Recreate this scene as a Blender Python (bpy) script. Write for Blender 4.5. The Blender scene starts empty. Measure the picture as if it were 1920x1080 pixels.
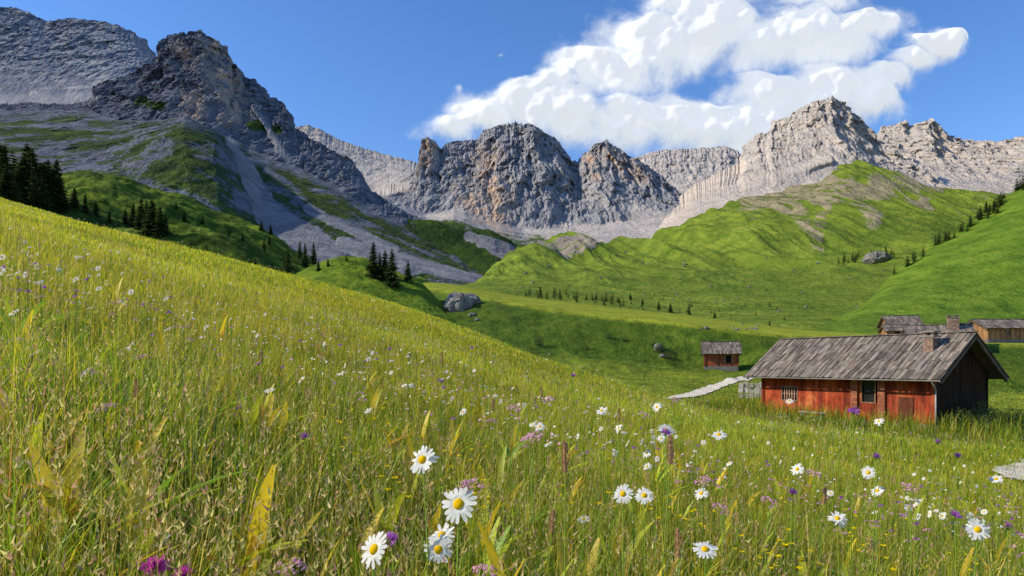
import bpy, math, random
import numpy as np
from mathutils import Vector, Matrix, Quaternion
random.seed(7); RNG=np.random.default_rng(7)
F=1280.0; H0=683.0; CX=960.0
scene=bpy.context.scene
COL=scene.collection
# ---------------------------------------------------------------- noise
_perm=RNG.permutation(256); _perm=np.concatenate([_perm,_perm,_perm])
_g=RNG.normal(size=(256,3)); _g/=np.linalg.norm(_g,axis=1)[:,None]
def gn(x,y,z):
    xi=np.floor(x).astype(np.int64); yi=np.floor(y).astype(np.int64); zi=np.floor(z).astype(np.int64)
    xf=x-xi; yf=y-yi; zf=z-zi
    u=xf*xf*xf*(xf*(xf*6-15)+10); v=yf*yf*yf*(yf*(yf*6-15)+10); w=zf*zf*zf*(zf*(zf*6-15)+10)
    def c(a,b,d):
        h=_perm[(_perm[(_perm[(xi+a)&255]+yi+b)&255]+zi+d)&255]
        g=_g[h]
        return g[...,0]*(xf-a)+g[...,1]*(yf-b)+g[...,2]*(zf-d)
    x00=c(0,0,0)*(1-u)+c(1,0,0)*u; x10=c(0,1,0)*(1-u)+c(1,1,0)*u
    x01=c(0,0,1)*(1-u)+c(1,0,1)*u; x11=c(0,1,1)*(1-u)+c(1,1,1)*u
    return ((x00*(1-v)+x10*v)*(1-w)+(x01*(1-v)+x11*v)*w)*1.5
def fbm(x,y,z,octv=5,gain=0.5,ridged=False,lac=2.03):
    r=np.zeros(np.broadcast(x,y,z).shape); a=1.0; t=0; f=1.0
    x=x+0*r; y=y+0*r; z=z+0*r
    for i in range(octv):
        n=gn(x*f+i*17.3,y*f+i*5.1,z*f+i*9.7)
        if ridged: n=1-2*np.abs(n)
        r+=a*n; t+=a; a*=gain; f*=lac
    return r/t
def sstep(a,b,x):
    t=np.clip((x-a)/(b-a),0,1); return t*t*(3-2*t)
# ---------------------------------------------------------------- node helpers
def new_mat(name):
    m=bpy.data.materials.new(name); m.use_nodes=True
    m.node_tree.nodes.clear(); return m,m.node_tree
def nd(nt,t,**kw):
    n=nt.nodes.new(t)
    for k,v in kw.items():
        if k.startswith('i_'):
            key=k[2:]
            s=n.inputs[int(key)] if key.isdigit() else n.inputs[key.replace('_',' ')]
            if hasattr(v,'is_linked') : nt.links.new(v,s)
            else: s.default_value=v
        else: setattr(n,k,v)
    return n
def noise(nt,vec,scale,detail=5,rough=0.55,dist=0.0):
    n=nd(nt,'ShaderNodeTexNoise',i_Scale=scale,i_Detail=detail,i_Roughness=rough,i_Distortion=dist)
    nt.links.new(vec,n.inputs['Vector']); return n.outputs['Fac']
def ramp(nt,fac,stops):
    n=nt.nodes.new('ShaderNodeValToRGB'); nt.links.new(fac,n.inputs[0])
    e=n.color_ramp.elements
    while len(e)<len(stops): e.new(0.5)
    for i,(p,c) in enumerate(stops):
        e[i].position=p; e[i].color=(c[0],c[1],c[2],1)
    return n.outputs[0]
def mixc(nt,fac,a,b,bt='MIX'):
    n=nt.nodes.new('ShaderNodeMix'); n.data_type='RGBA'; n.blend_type=bt
    for s,v in ((n.inputs[0],fac),(n.inputs[6],a),(n.inputs[7],b)):
        if hasattr(v,'is_linked'): nt.links.new(v,s)
        elif isinstance(v,(int,float)): s.default_value=v
        else: s.default_value=(v[0],v[1],v[2],1)
    return n.outputs[2]
def mth(nt,op,a,b=0.0,clamp=False):
    n=nt.nodes.new('ShaderNodeMath'); n.operation=op; n.use_clamp=clamp
    for s,v in ((n.inputs[0],a),(n.inputs[1],b)):
        if hasattr(v,'is_linked'): nt.links.new(v,s)
        else: s.default_value=v
    return n.outputs[0]
def mapr(nt,v,a,b,c=0.0,d=1.0):
    n=nd(nt,'ShaderNodeMapRange',i_1=a,i_2=b,i_3=c,i_4=d); n.interpolation_type='SMOOTHSTEP'
    nt.links.new(v,n.inputs[0]); return n.outputs[0]
def mapping(nt,vec,sc):
    n=nd(nt,'ShaderNodeMapping'); nt.links.new(vec,n.inputs[0]); n.inputs['Scale'].default_value=sc
    return n.outputs[0]
def outbsdf(nt,color,rough=0.9,bump=None,bdist=1.0,bstr=1.0,spec=0.1):
    b=nd(nt,'ShaderNodeBsdfPrincipled',i_Roughness=rough)
    b.inputs['Specular IOR Level'].default_value=spec
    if hasattr(color,'is_linked'): nt.links.new(color,b.inputs['Base Color'])
    else: b.inputs['Base Color'].default_value=(*color,1)
    if bump is not None:
        bn=nd(nt,'ShaderNodeBump',i_Strength=bstr,i_Distance=bdist); nt.links.new(bump,bn.inputs['Height'])
        nt.links.new(bn.outputs[0],b.inputs['Normal'])
    o=nd(nt,'ShaderNodeOutputMaterial'); nt.links.new(b.outputs[0],o.inputs[0]); return b
# ---------------------------------------------------------------- materials
def terrain_mat(name,px,rockA,rockB,tan,grassA,grassB,grassC,screeA,screeB,gn_big=60.0,gold=None):
    """px = metres per picture element at that distance (sets the grain)"""
    m,nt=new_mat(name)
    pos=nd(nt,'ShaderNodeTexCoord').outputs['Object']
    at=nd(nt,'ShaderNodeAttribute',attribute_name='mask'); sp=nd(nt,'ShaderNodeSeparateColor'); nt.links.new(at.outputs['Color'],sp.inputs[0])
    G,S,T=sp.outputs[0],sp.outputs[1],sp.outputs[2]
    nf=noise(nt,pos,1/(px*5),4,0.6)
    nm=noise(nt,pos,1/(px*22),6,0.62)
    nb=noise(nt,pos,1/gn_big,4,0.55)
    streak=noise(nt,mapping(nt,pos,(1,0.5,0.5)),1/(px*12),8,0.72,0.5)
    rock=ramp(nt,streak,[(0.34,rockA),(0.60,rockB)])
    rock=mixc(nt,mapr(nt,nb,0.35,0.62,0,0.35),rock,tuple(c*1.3 for c in rockA))
    rock=mixc(nt,mth(nt,'MULTIPLY',T,mapr(nt,nm,0.35,0.6)),rock,tan)
    scree=ramp(nt,nm,[(0.35,screeA),(0.65,screeB)])
    scree=mixc(nt,mapr(nt,nf,0.45,0.75,0,0.25),scree,tuple(c*0.65 for c in screeA))
    gr=ramp(nt,nm,[(0.34,grassA),(0.5,grassB),(0.68,grassC)])
    gr=mixc(nt,mapr(nt,nb,0.38,0.62,0,0.5),gr,grassA)
    gr=mixc(nt,mapr(nt,nf,0.5,0.75,0,0.5),gr,tuple(c*0.5 for c in grassA))
    if gold is not None: gr=mixc(nt,mth(nt,'MULTIPLY',T,mapr(nt,nm,0.3,0.6,0.35,1.0)),gr,gold)
    jit=mth(nt,'MULTIPLY',mth(nt,'SUBTRACT',nm,0.5),1.1)
    jit2=mth(nt,'MULTIPLY',mth(nt,'SUBTRACT',nf,0.5),0.9)
    jj=mth(nt,'ADD',jit,jit2)
    c=mixc(nt,mapr(nt,mth(nt,'ADD',S,jj),0.30,0.70),rock,scree)
    c=mixc(nt,mapr(nt,mth(nt,'ADD',G,jj),0.34,0.66),c,gr)
    h=mth(nt,'ADD',mth(nt,'MULTIPLY',streak,mth(nt,'SUBTRACT',1.6,G)),nf)
    outbsdf(nt,c,0.95,h,px*4.0,0.8,0.05)
    return m
def simple_mat(name,cols,scale=3.0,rough=0.8,bd=0.01,stretch=(1,1,1),spec=0.2,use_col=True):
    m,nt=new_mat(name)
    pos=nd(nt,'ShaderNodeTexCoord').outputs['Object']
    v=mapping(nt,pos,stretch)
    n=noise(nt,v,scale,6,0.6,0.2); n2=noise(nt,v,scale*6,4,0.6)
    c=ramp(nt,n,[(0.32+0.34*i/max(1,len(cols)-1),cc) for i,cc in enumerate(cols)])
    c=mixc(nt,mapr(nt,n2,0.4,0.7,0,0.5),c,tuple(q*0.5 for q in cols[0]))
    if use_col:
        at=nd(nt,'ShaderNodeAttribute',attribute_name='col')
        c=mixc(nt,1.0,c,at.outputs['Color'],'MULTIPLY')
    outbsdf(nt,c,rough,n2,bd,0.6,spec); return m
def leaf_mat(name,trans=0.4,tint=(1,1,1),var=0.15):
    m,nt=new_mat(name)
    at=nd(nt,'ShaderNodeAttribute',attribute_name='col')
    pos=nd(nt,'ShaderNodeTexCoord').outputs['Object']
    c=mixc(nt,mapr(nt,noise(nt,pos,40,3),0.35,0.65,0,var),at.outputs['Color'],(tint[0]*0.05,tint[1]*0.08,tint[2]*0.01))
    d=nd(nt,'ShaderNodeBsdfDiffuse'); t=nd(nt,'ShaderNodeBsdfTranslucent')
    nt.links.new(c,d.inputs[0]); nt.links.new(c,t.inputs[0])
    mx=nd(nt,'ShaderNodeMixShader',i_0=trans); nt.links.new(d.outputs[0],mx.inputs[1]); nt.links.new(t.outputs[0],mx.inputs[2])
    g=nd(nt,'ShaderNodeBsdfGlossy',i_Roughness=0.5,i_Color=(1,1,0.8,1)); m2=nd(nt,'ShaderNodeMixShader',i_0=0.03)
    nt.links.new(mx.outputs[0],m2.inputs[1]); nt.links.new(g.outputs[0],m2.inputs[2])
    o=nd(nt,'ShaderNodeOutputMaterial'); nt.links.new(m2.outputs[0],o.inputs[0]); return m
# ---------------------------------------------------------------- mesh helpers
def mesh_np(name,V,Fq,mats,smooth=True,attrs=None,matidx=None):
    me=bpy.data.meshes.new(name)
    if not isinstance(Fq,list): Fq=[Fq]
    nl=sum(f.size for f in Fq); npoly=sum(len(f) for f in Fq)
    me.vertices.add(len(V)); me.vertices.foreach_set('co',np.ascontiguousarray(V,dtype=np.float32).ravel())
    me.loops.add(nl); me.polygons.add(npoly)
    me.loops.foreach_set('vertex_index',np.concatenate([f.ravel() for f in Fq]).astype(np.int32))
    tot=np.concatenate([np.full(len(f),f.shape[1]) for f in Fq]).astype(np.int32)
    st=np.concatenate([[0],np.cumsum(tot)[:-1]]).astype(np.int32)
    me.polygons.foreach_set('loop_start',st); me.polygons.foreach_set('loop_total',tot)
    me.polygons.foreach_set('use_smooth',np.full(npoly,smooth))
    if matidx is not None: me.polygons.foreach_set('material_index',np.asarray(matidx,dtype=np.int32))
    for m in mats: me.materials.append(m)
    me.update(calc_edges=True)
    for k,a in (attrs or {}).items():
        at=me.attributes.new(k,'FLOAT_COLOR','POINT')
        c=np.ones((len(V),4),dtype=np.float32); c[:,:a.shape[1]]=a
        at.data.foreach_set('color',c.ravel())
    return me
def obj(name,me,parent=None,loc=None,label=None,cat=None,group=None,kind=None):
    o=bpy.data.objects.new(name,me); COL.objects.link(o)
    if parent is not None: o.parent=parent
    if loc is not None: o.location=loc
    if label: o['label']=label
    if cat: o['category']=cat
    if group: o['group']=group
    if kind: o['kind']=kind
    return o
class MB:
    def __init__(s): s.v=[];s.f=[];s.c=[];s.m=[]
    def add(s,vs,fs,col=(1,1,1),mi=0):
        b=len(s.v); s.v+= [tuple(v) for v in vs]; s.f+=[tuple(b+i for i in f) for f in fs]
        s.c+=[col]*len(vs); s.m+=[mi]*len(fs)
    def box(s,x0,x1,y0,y1,z0,z1,col=(1,1,1),mi=0,M=None):
        vs=[Vector(p) for p in ((x0,y0,z0),(x1,y0,z0),(x1,y1,z0),(x0,y1,z0),(x0,y0,z1),(x1,y0,z1),(x1,y1,z1),(x0,y1,z1))]
        if M is not None: vs=[M@v for v in vs]
        s.add(vs,[(0,3,2,1),(4,5,6,7),(0,1,5,4),(1,2,6,5),(2,3,7,6),(3,0,4,7)],col,mi)
    def cyl(s,p0,p1,r0,r1,n=8,col=(1,1,1),mi=0):
        p0=Vector(p0);p1=Vector(p1);d=(p1-p0).normalized(); a=d.orthogonal().normalized(); b=d.cross(a)
        vs=[]
        for p,r in ((p0,r0),(p1,r1)):
            for i in range(n):
                t=2*math.pi*i/n; vs.append(p+a*math.cos(t)*r+b*math.sin(t)*r)
        fs=[(i,(i+1)%n,n+(i+1)%n,n+i) for i in range(n)]+[tuple(range(n))[::-1],tuple(range(n,2*n))]
        s.add(vs,fs,col,mi)
    def mesh(s,name,mats,smooth=False):
        me=bpy.data.meshes.new(name); me.from_pydata(s.v,[],s.f)
        for m in mats: me.materials.append(m)
        me.polygons.foreach_set('material_index',s.m); me.polygons.foreach_set('use_smooth',[smooth]*len(s.f))
        at=me.attributes.new('col','FLOAT_COLOR','POINT')
        at.data.foreach_set('color',[q for c in s.c for q in (*c,1.0)])
        return me
def blur(a,s,axis=0):
    if s<=0: return a
    r=int(3*s)+1; k=np.exp(-0.5*(np.arange(-r,r+1)/s)**2); k/=k.sum()
    pad=[(0,0)]*a.ndim; pad[axis]=(r,r); ap=np.pad(a,pad,mode='edge')
    return np.apply_along_axis(lambda q:np.convolve(q,k,'valid'),axis,ap)
def grid_faces(nv,nu):
    i=np.arange(nv*nu).reshape(nv,nu)
    return np.stack([i[:-1,:-1],i[:-1,1:],i[1:,1:],i[1:,:-1]],-1).reshape(-1,4)
def grid_normals(P):
    du=np.gradient(P,axis=1); dv=np.gradient(P,axis=0); n=np.cross(du,dv); n/=np.linalg.norm(n,axis=2,keepdims=True)+1e-9
    return n*np.sign(n[...,2:3]+1e-9)
def sheet(name,rows,nrow,px0,px1,nu,mat,disp=None,maskf=None,bv=0,bu=0,smooth=True,label='',back=True,jag=0.0,jseed=0):
    px=np.linspace(px0,px1,nu)
    D=[];Z=[]
    for ri,r in enumerate(rows):
        a=np.array(r,float); py=np.interp(px,a[:,0],a[:,1]); d=np.interp(px,a[:,0],a[:,2])
        if bu: py=blur(py,bu); d=blur(d,bu)
        if jag and ri==len(rows)-1:   # broken skyline with small spires
            py=py-jag*(fbm(px/26,0*px+jseed,0*px,5,0.66,True)-0.25)-jag*0.8*np.clip(fbm(px/8,0*px+jseed+3,0*px,3,0.6,True),-0.3,1)
        D.append(d); Z.append((H0-py)/F*d)
    nrow=list(nrow)
    if back:
        D.append(D[-1]*1.02+2); Z.append(Z[-1]-0.035*D[-2]); nrow.append(6)
        D.append(D[-1]*1.25); Z.append(Z[-1]*0.2-0.02*D[-1]); nrow.append(6)
    t=[]
    for k,n in enumerate(nrow): t+=list(k+np.arange(n)/n)
    t=np.array(t+[len(nrow)])
    k=np.minimum(t.astype(int),len(nrow)-1); f=(t-k)[:,None]
    D=np.array(D);Z=np.array(Z)
    d=D[k]*(1-f)+D[k+1]*f; z=Z[k]*(1-f)+Z[k+1]*f
    if bv: d=blur(d,bv); z=blur(z,bv)
    X=(px[None,:]-CX)/F*d
    P=np.stack([X,d,z],-1); T=np.repeat(t[:,None],nu,1); PX=np.repeat(px[None,:],len(t),0)
    PY=H0-F*z/d
    if disp: P=disp(P,T,PX,PY)
    n=grid_normals(P)
    M=maskf(P,n,T,PX,PY) if maskf else np.zeros(P.shape)
    me=mesh_np(name,P.reshape(-1,3),grid_faces(*P.shape[:2]),[mat],smooth,{'mask':np.clip(M,-1,2).reshape(-1,3)})
    return obj(name,me,kind='structure',label=label)
def caps(PX,PY,L):
    m=np.zeros(PX.shape)
    for x1,y1,x2,y2,r1,r2 in L:
        dx,dy=x2-x1,y2-y1; t=np.clip(((PX-x1)*dx+(PY-y1)*dy)/(dx*dx+dy*dy+1e-6),0,1)
        dist=np.hypot(PX-x1-t*dx,PY-y1-t*dy); m=np.maximum(m,1-0.5*dist/(r1+(r2-r1)*t))
    return np.clip(m,0,1)
def rockdisp(A,S,tend,t0=0.3,t1=1.5,strat=0.0,zs=0.3,scr=(),lean=0.12,big=1.2,crag=0.5,lowamp=0.12,fine=0.3):
    """broken crags: buttresses, gullies at mixed angles and blocky fractures; foot and scree fans stay smooth"""
    def f(P,T,PX,PY):
        x,y,z=P[...,0],P[...,1],P[...,2]; yk=0.06
        w=lowamp+(1-lowamp)*sstep(t0,t1,T)
        if scr: w=w*(1-0.9*sstep(0.1,0.9,caps(PX,PY,scr)))
        b=fbm(x/(S*3),y/(S*12),z/(S*6),3)
        wob=S*0.30*fbm(x/(S*.9)+3,y/(S*6),z/(S*.7)+5,4,0.6)
        wx=x+S*0.4*b+wob
        B=fbm(wx/(S*1.4)+lean*z/S,y*yk/(S*1.4),z*zs/(S*1.2),5,0.55,True)
        ca,sa=0.82,0.57                                   # two crossing joint directions
        u1=(wx*ca+z*sa); u2=(wx*ca-z*sa)
        M1=fbm(u1/(S*0.45)+7,y*yk/(S*0.45),z*0.35/(S*0.45)+2,4,0.6,True)
        M2=fbm(u2/(S*0.45)+31,y*yk/(S*0.45),z*0.35/(S*0.45)+12,4,0.6,True)
        M0=fbm(wx/(S*0.34)+17,y*yk/(S*0.34),z*0.22/(S*0.34)+5,4,0.6,True)
        Mm=0.45*np.maximum(M1,M2)+0.55*M0
        fi=fbm(x/(S*0.14)+3,y*0.1/(S*0.14),z*0.7/(S*0.14),4,0.62,True)
        st=fbm(x/(S*3),y/(S*12),z/(S*0.35),3)
        blk=np.abs(gn(x/(S*.40)+13+wob/S,y/(S*3),z/(S*0.50)+3))+0.5*np.abs(gn(x/(S*.18)+3,y/(S*2),z/(S*0.24)+9))
        push=A*(0.8*b+big*(B-0.9)+0.95*(Mm-0.7)+fine*fi+crag*blk)+A*strat*st
        Q=P.copy(); Q[...,1]-=push*w
        Q[...,0]+=0.22*A*fbm(x/S+31,y/(S*4),z/S,4)*w
        k=Q[...,1]/P[...,1]; Q[...,2]=np.where(T<=tend,Q[...,2]*k,Q[...,2])
        return Q
    return f
# ================================================================ SUN / SKY / CAMERA
sun_dir=Vector((-0.985,-0.06,0)).normalized(); EL=math.radians(35)
sd=Vector((sun_dir.x*math.cos(EL),sun_dir.y*math.cos(EL),math.sin(EL)))
ld=bpy.data.lights.new('sun','SUN'); ld.energy=5.0; ld.angle=math.radians(0.5); ld.color=(1.0,0.91,0.76)
lo=bpy.data.objects.new('sun',ld); COL.objects.link(lo); lo.rotation_euler=sd.to_track_quat('Z','Y').to_euler()
w=bpy.data.worlds.new('World'); scene.world=w; w.use_nodes=True; nt=w.node_tree; nt.nodes.clear()
sky=nd(nt,'ShaderNodeTexSky',sky_type='NISHITA'); sky.sun_disc=False; sky.sun_elevation=EL; sky.sun_rotation=math.atan2(sd.x,sd.y)%(2*math.pi)
sky.altitude=1500; sky.air_density=1.3; sky.dust_density=0.6; sky.ozone_density=2.0
hs=nd(nt,'ShaderNodeHueSaturation',i_Saturation=1.22,i_Value=1.0); nt.links.new(sky.outputs[0],hs.inputs['Color'])
tc=mixc(nt,1.0,hs.outputs[0],(0.94,1.02,1.28),'MULTIPLY')
bg=nd(nt,'ShaderNodeBackground',i_Strength=0.146); nt.links.new(tc,bg.inputs[0])
wo=nd(nt,'ShaderNodeOutputWorld'); nt.links.new(bg.outputs[0],wo.inputs[0])
cam=bpy.data.cameras.new('camera'); cam.lens=24; cam.sensor_width=36; cam.shift_y=(H0-540)/1920; cam.clip_start=0.05; cam.clip_end=30000
co=bpy.data.objects.new('camera',cam); COL.objects.link(co); co.rotation_euler=(math.pi/2,0,0); scene.camera=co
scene.view_settings.view_transform='Standard'
# ================================================================ MOUNTAINS
GA,GB,GC=(0.06,0.11,0.012),(0.11,0.19,0.015),(0.18,0.26,0.022)
m_far=terrain_mat('far_rock',2.6,(0.095,0.115,0.16),(0.22,0.24,0.285),(0.30,0.27,0.25),GA,GB,GC,(0.27,0.28,0.30),(0.40,0.39,0.38),200)  # distance haze is put into the bluish rock colours
m_left=terrain_mat('left_rock',1.4,(0.070,0.080,0.105),(0.22,0.225,0.25),(0.50,0.37,0.25),(0.022,0.040,0.012),(0.046,0.078,0.016),(0.11,0.15,0.024),(0.17,0.17,0.18),(0.32,0.315,0.31),120)  # rock blued for distance haze, greens darkened for the flank's shade
m_mid=terrain_mat('mid_rock',2.2,(0.15,0.155,0.17),(0.43,0.41,0.39),(0.56,0.39,0.26),(0.025,0.05,0.012),(0.05,0.09,0.014),(0.09,0.14,0.02),(0.42,0.37,0.32),(0.60,0.53,0.45),200)
m_right=terrain_mat('right_rock',2.2,(0.27,0.245,0.22),(0.60,0.53,0.45),(0.60,0.48,0.35),GA,GB,GC,(0.52,0.43,0.34),(0.66,0.56,0.45),200)

sc1=[(-300,190,190,185,16,14)]
def maskL1(P,n,T,PX,PY):
    s=caps(PX,PY,sc1); st=sstep(0.5,0.75,n[...,2])*0.6
    return np.stack([0*s,np.maximum(s,st),0.3+0*s],-1)
sheet('mountain',[[(-700,330,2000),(0,300,2000),(400,300,2000)],[(-700,190,2200),(0,172,2200),(200,165,2200),(400,200,2200)],
 [(-700,60,2600),(-300,-10,2600),(-100,-8,2600),(0,17,2600),(30,18,2600),(55,27,2600),(80,42,2600),(110,40,2600),(135,37,2600),(160,40,2600),(200,44,2600),(225,52,2600),(250,66,2600),(270,80,2600),(288,104,2600),(310,150,2600),(360,190,2600),(420,220,2600)]],
 [20,150],-700,420,700,m_far,rockdisp(55,150,2.0,0.9,1.7,strat=0.25,scr=sc1),maskL1,smooth=False,label='massive grey layered limestone plateau behind the tower peak',jag=4)

sc2=[(425,255,455,300,5,12),(455,300,500,400,13,26),(500,400,620,480,28,30),(575,390,740,470,9,11),(640,460,900,525,17,11),(-300,190,170,180,14,14),(470,200,540,300,4,8)]
def maskL2(P,n,T,PX,PY):
    f=fbm(P[...,0]/60,P[...,1]/90,P[...,2]/60,5,0.65)
    low=sstep(2.25,1.75,T+0.25*f)
    g=low*0.34+low*sstep(0.45,0.8,n[...,2])*0.20+f*1.0*low
    g=np.maximum(g,caps(PX,PY,[(330,250,370,265,30,36),(300,320,420,365,34,44),(-200,240,200,250,8,10),(250,190,300,200,14,10),(470,235,520,245,14,10),(540,330,620,400,16,16),(600,420,720,470,12,12),(640,380,860,500,12,14),(700,440,880,510,10,12)])*1.15-0.30+f*0.6)
    s=caps(PX,PY,sc2)*1.25-0.12+0.35*f+low*0.10*sstep(0.1,0.4,f)
    g=g-sstep(0.5,0.75,s)*0.9
    tan=caps(PX,PY,[(400,85,410,150,22,25),(355,190,370,215,18,14),(420,170,440,210,22,22),(330,90,350,120,10,10)])*1.0
    return np.stack([g,s*(T<2.6),tan],-1)
sheet('mountain',[[(-700,430,420),(0,430,480),(200,450,520),(400,490,560),(600,530,600),(900,565,600),(1000,575,600)],
 [(-700,330,800),(0,290,850),(100,300,850),(200,295,850),(280,262,860),(345,238,880),(400,262,880),(440,310,880),(490,375,860),(550,400,850),(700,445,850),(850,500,820),(930,535,800),(1000,560,800)],
 [(-700,190,1300),(0,208,1300),(150,208,1300),(220,225,1250),(300,225,1200),(350,218,1200),(430,258,1200),(500,292,1200),(560,315,1200),(620,345,1150),(700,395,1100),(800,445,1050),(900,497,950),(930,522,900),(1000,560,850)],
 [(-700,150,1450),(-200,190,1450),(0,201,1450),(60,198,1450),(130,204,1450),(172,190,1450),(176,165,1450),(205,158,1450),(240,146,1450),(268,122,1450),(292,108,1450),(298,84,1450),(312,70,1450),(340,66,1450),(372,61,1450),(385,70,1450),(402,76,1450),(418,92,1450),(424,122,1450),(436,128,1440),(446,150,1440),(466,154,1430),(484,164,1420),(496,182,1400),(520,200,1380),(540,218,1370),(556,245,1360),(580,262,1340),(618,288,1310),(650,300,1290),(672,322,1270),(700,365,1240),(760,402,1180),(830,442,1110),(900,484,1020),(930,508,960),(960,530,900),(1000,560,900)]],
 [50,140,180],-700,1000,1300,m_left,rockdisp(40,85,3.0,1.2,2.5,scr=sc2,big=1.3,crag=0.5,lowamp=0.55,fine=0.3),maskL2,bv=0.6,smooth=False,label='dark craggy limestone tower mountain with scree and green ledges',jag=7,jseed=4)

def maskL3(P,n,T,PX,PY):
    s=sstep(0.95,0.6,T)
    return np.stack([0*s,np.maximum(s,sstep(0.45,0.7,n[...,2])*0.7),0.4+0*s],-1)
sheet('ridge',[[(500,460,2100),(650,420,2100),(760,380,2100),(850,380,2100)],[(500,330,2500),(600,300,2500),(700,322,2500),(770,325,2500),(850,345,2500)],
 [(500,235,2900),(550,243,2900),(575,238,2900),(600,246,2900),(640,268,2900),(680,281,2900),(715,290,2900),(745,298,2900),(775,306,2900),(800,318,2900),(850,340,2900)]],
 [30,80],500,850,300,m_mid,rockdisp(42,110,2.0,strat=0.1),maskL3,smooth=False,label='pale bare rock ridge with scree at its foot',jag=4,jseed=8)

def maskL5(P,n,T,PX,PY):
    s=sstep(1.1,0.7,T)
    return np.stack([0*s,np.maximum(s,sstep(0.45,0.7,n[...,2])*0.7),0.3+0*s],-1)
sheet('ridge',[[(1150,420,2300),(1450,420,2300)],[(1150,350,2700),(1300,345,2700),(1450,340,2700)],
 [(1150,330,3100),(1190,300,3100),(1215,290,3100),(1245,284,3100),(1290,282,3100),(1330,280,3100),(1362,277,3100),(1385,286,3100),(1400,300,3100),(1450,320,3100)]],
 [30,80],1150,1450,280,m_mid,rockdisp(45,120,2.0,strat=0.1),maskL5,smooth=False,label='rounded far grey rock ridge in the gap',jag=4,jseed=9)

sc4=[(860,395,840,430,8,34),(1000,440,1200,445,14,18),(700,360,760,350,8,8),(1180,390,1230,420,14,20),(1090,450,1250,440,16,22)]
def maskL4(P,n,T,PX,PY):
    f=fbm(P[...,0]/120,P[...,1]/120,P[...,2]/120,4)
    s=caps(PX,PY,sc4)+0.2*f+sstep(0.6,0.85,n[...,2])*0.2+sstep(1.1,0.85,T)*0.5*sstep(1000,1080,PX)
    g=sstep(0.9,0.5,T+0.3*f)*0.7*sstep(1080,1000,PX)
    tan=caps(PX,PY,[(915,300,930,420,22,26),(800,270,800,300,12,14),(880,370,900,400,22,20),(1110,300,1120,330,14,10),(1150,290,1200,330,14,14)])*1.0
    return np.stack([g,s,tan],-1)
sheet('mountain',[[(600,420,1400),(700,400,1400),(800,440,1400),(900,470,1350),(970,490,1300),(1050,470,1400),(1200,470,1450),(1350,450,1500)],
 [(600,385,1750),(700,375,1750),(740,385,1750),(800,400,1750),(850,392,1750),(900,410,1720),(960,425,1700),(1000,430,1700),(1100,425,1750),(1200,410,1800),(1350,400,1800)],
 [(600,400,2050),(700,366,2050),(735,352,2050),(762,338,2050),(780,318,2050),(784,290,2050),(788,266,2050),(800,262,2060),(815,268,2080),(826,284,2100),(836,272,2120),(870,268,2150),(892,266,2180),(902,252,2200),(930,240,2200),(966,233,2200),(1000,238,2200),(1020,252,2200),(1045,264,2200),(1062,284,2200),(1074,304,2190),(1086,306,2190),(1098,290,2190),(1116,274,2190),(1142,267,2190),(1160,276,2190),(1180,294,2200),(1215,312,2210),(1240,330,2200),(1265,350,2150),(1300,375,2100),(1350,410,2000)]],
 [50,210],600,1350,900,m_mid,rockdisp(74,150,2.0,0.6,1.5,zs=0.25,scr=sc4,big=1.5,crag=0.45),maskL4,bv=0.5,smooth=False,label='broad grey limestone massif with sheer walls and tan faces',jag=6,jseed=12)

def maskL7(P,n,T,PX,PY):
    s=sstep(0.9,0.5,T)+sstep(0.5,0.75,n[...,2])*0.4
    return np.stack([0*s,s,0.3+0*s],-1)
sheet('mountain',[[(1550,420,1900),(2600,420,1900)],[(1550,330,2300),(1800,335,2300),(2000,345,2300),(2600,345,2300)],
 [(1550,330,2800),(1630,290,2800),(1655,262,2800),(1664,242,2800),(1690,236,2800),(1702,231,2800),(1716,242,2800),(1728,232,2800),(1742,228,2800),(1756,238,2800),(1768,256,2800),(1790,264,2800),(1830,270,2800),(1880,272,2800),(1920,262,2800),(2050,240,2800),(2300,270,2800),(2600,280,2800)]],
 [30,140],1550,2600,800,m_right,rockdisp(64,130,2.0,0.6,1.5,big=1.4),maskL7,bv=0.5,smooth=False,label='jagged pale limestone ridge with twin pinnacles',jag=7,jseed=15)
sc6=[(1390,310,1250,400,10,44),(1300,360,1460,388,24,18),(1560,300,1400,350,6,10),(1700,340,1800,370,8,10)]
def maskL6(P,n,T,PX,PY):
    f=fbm(P[...,0]/120,P[...,1]/120,P[...,2]/120,4)
    s=caps(PX,PY,sc6)*1.1+0.25*f+sstep(0.55,0.8,n[...,2])*0.15+sstep(1.25,0.9,T+0.2*f)*0.5
    return np.stack([0*s,s,0.3+0*s],-1)
sheet('mountain',[[(1100,480,1400),(1250,460,1400),(1350,440,1400),(1500,420,1400),(1700,420,1500),(2000,420,1600)],
 [(1100,465,1650),(1200,450,1650),(1250,415,1700),(1300,390,1750),(1380,370,1800),(1500,352,1850),(1600,335,1850),(1700,350,1850),(1800,380,1850),(2000,400,1850)],
 [(1100,470,1900),(1180,445,1950),(1240,398,2050),(1300,355,2100),(1350,326,2150),(1388,310,2200),(1398,288,2230),(1414,272,2250),(1428,256,2250),(1444,250,2250),(1452,232,2260),(1478,224,2260),(1496,210,2270),(1520,197,2270),(1545,192,2270),(1562,185,2270),(1580,194,2270),(1600,208,2270),(1618,228,2260),(1636,248,2250),(1648,266,2220),(1680,289,2180),(1720,314,2120),(1760,339,2060),(1800,366,2000),(2000,420,1900)]],
 [40,210],1100,2000,950,m_right,rockdisp(62,150,2.0,0.7,1.9,zs=0.3,scr=sc6,big=1.5,crag=0.45,fine=0.3),maskL6,bv=0.5,smooth=False,label='bright pale limestone peak with long tan scree slopes',jag=6,jseed=25)

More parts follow.
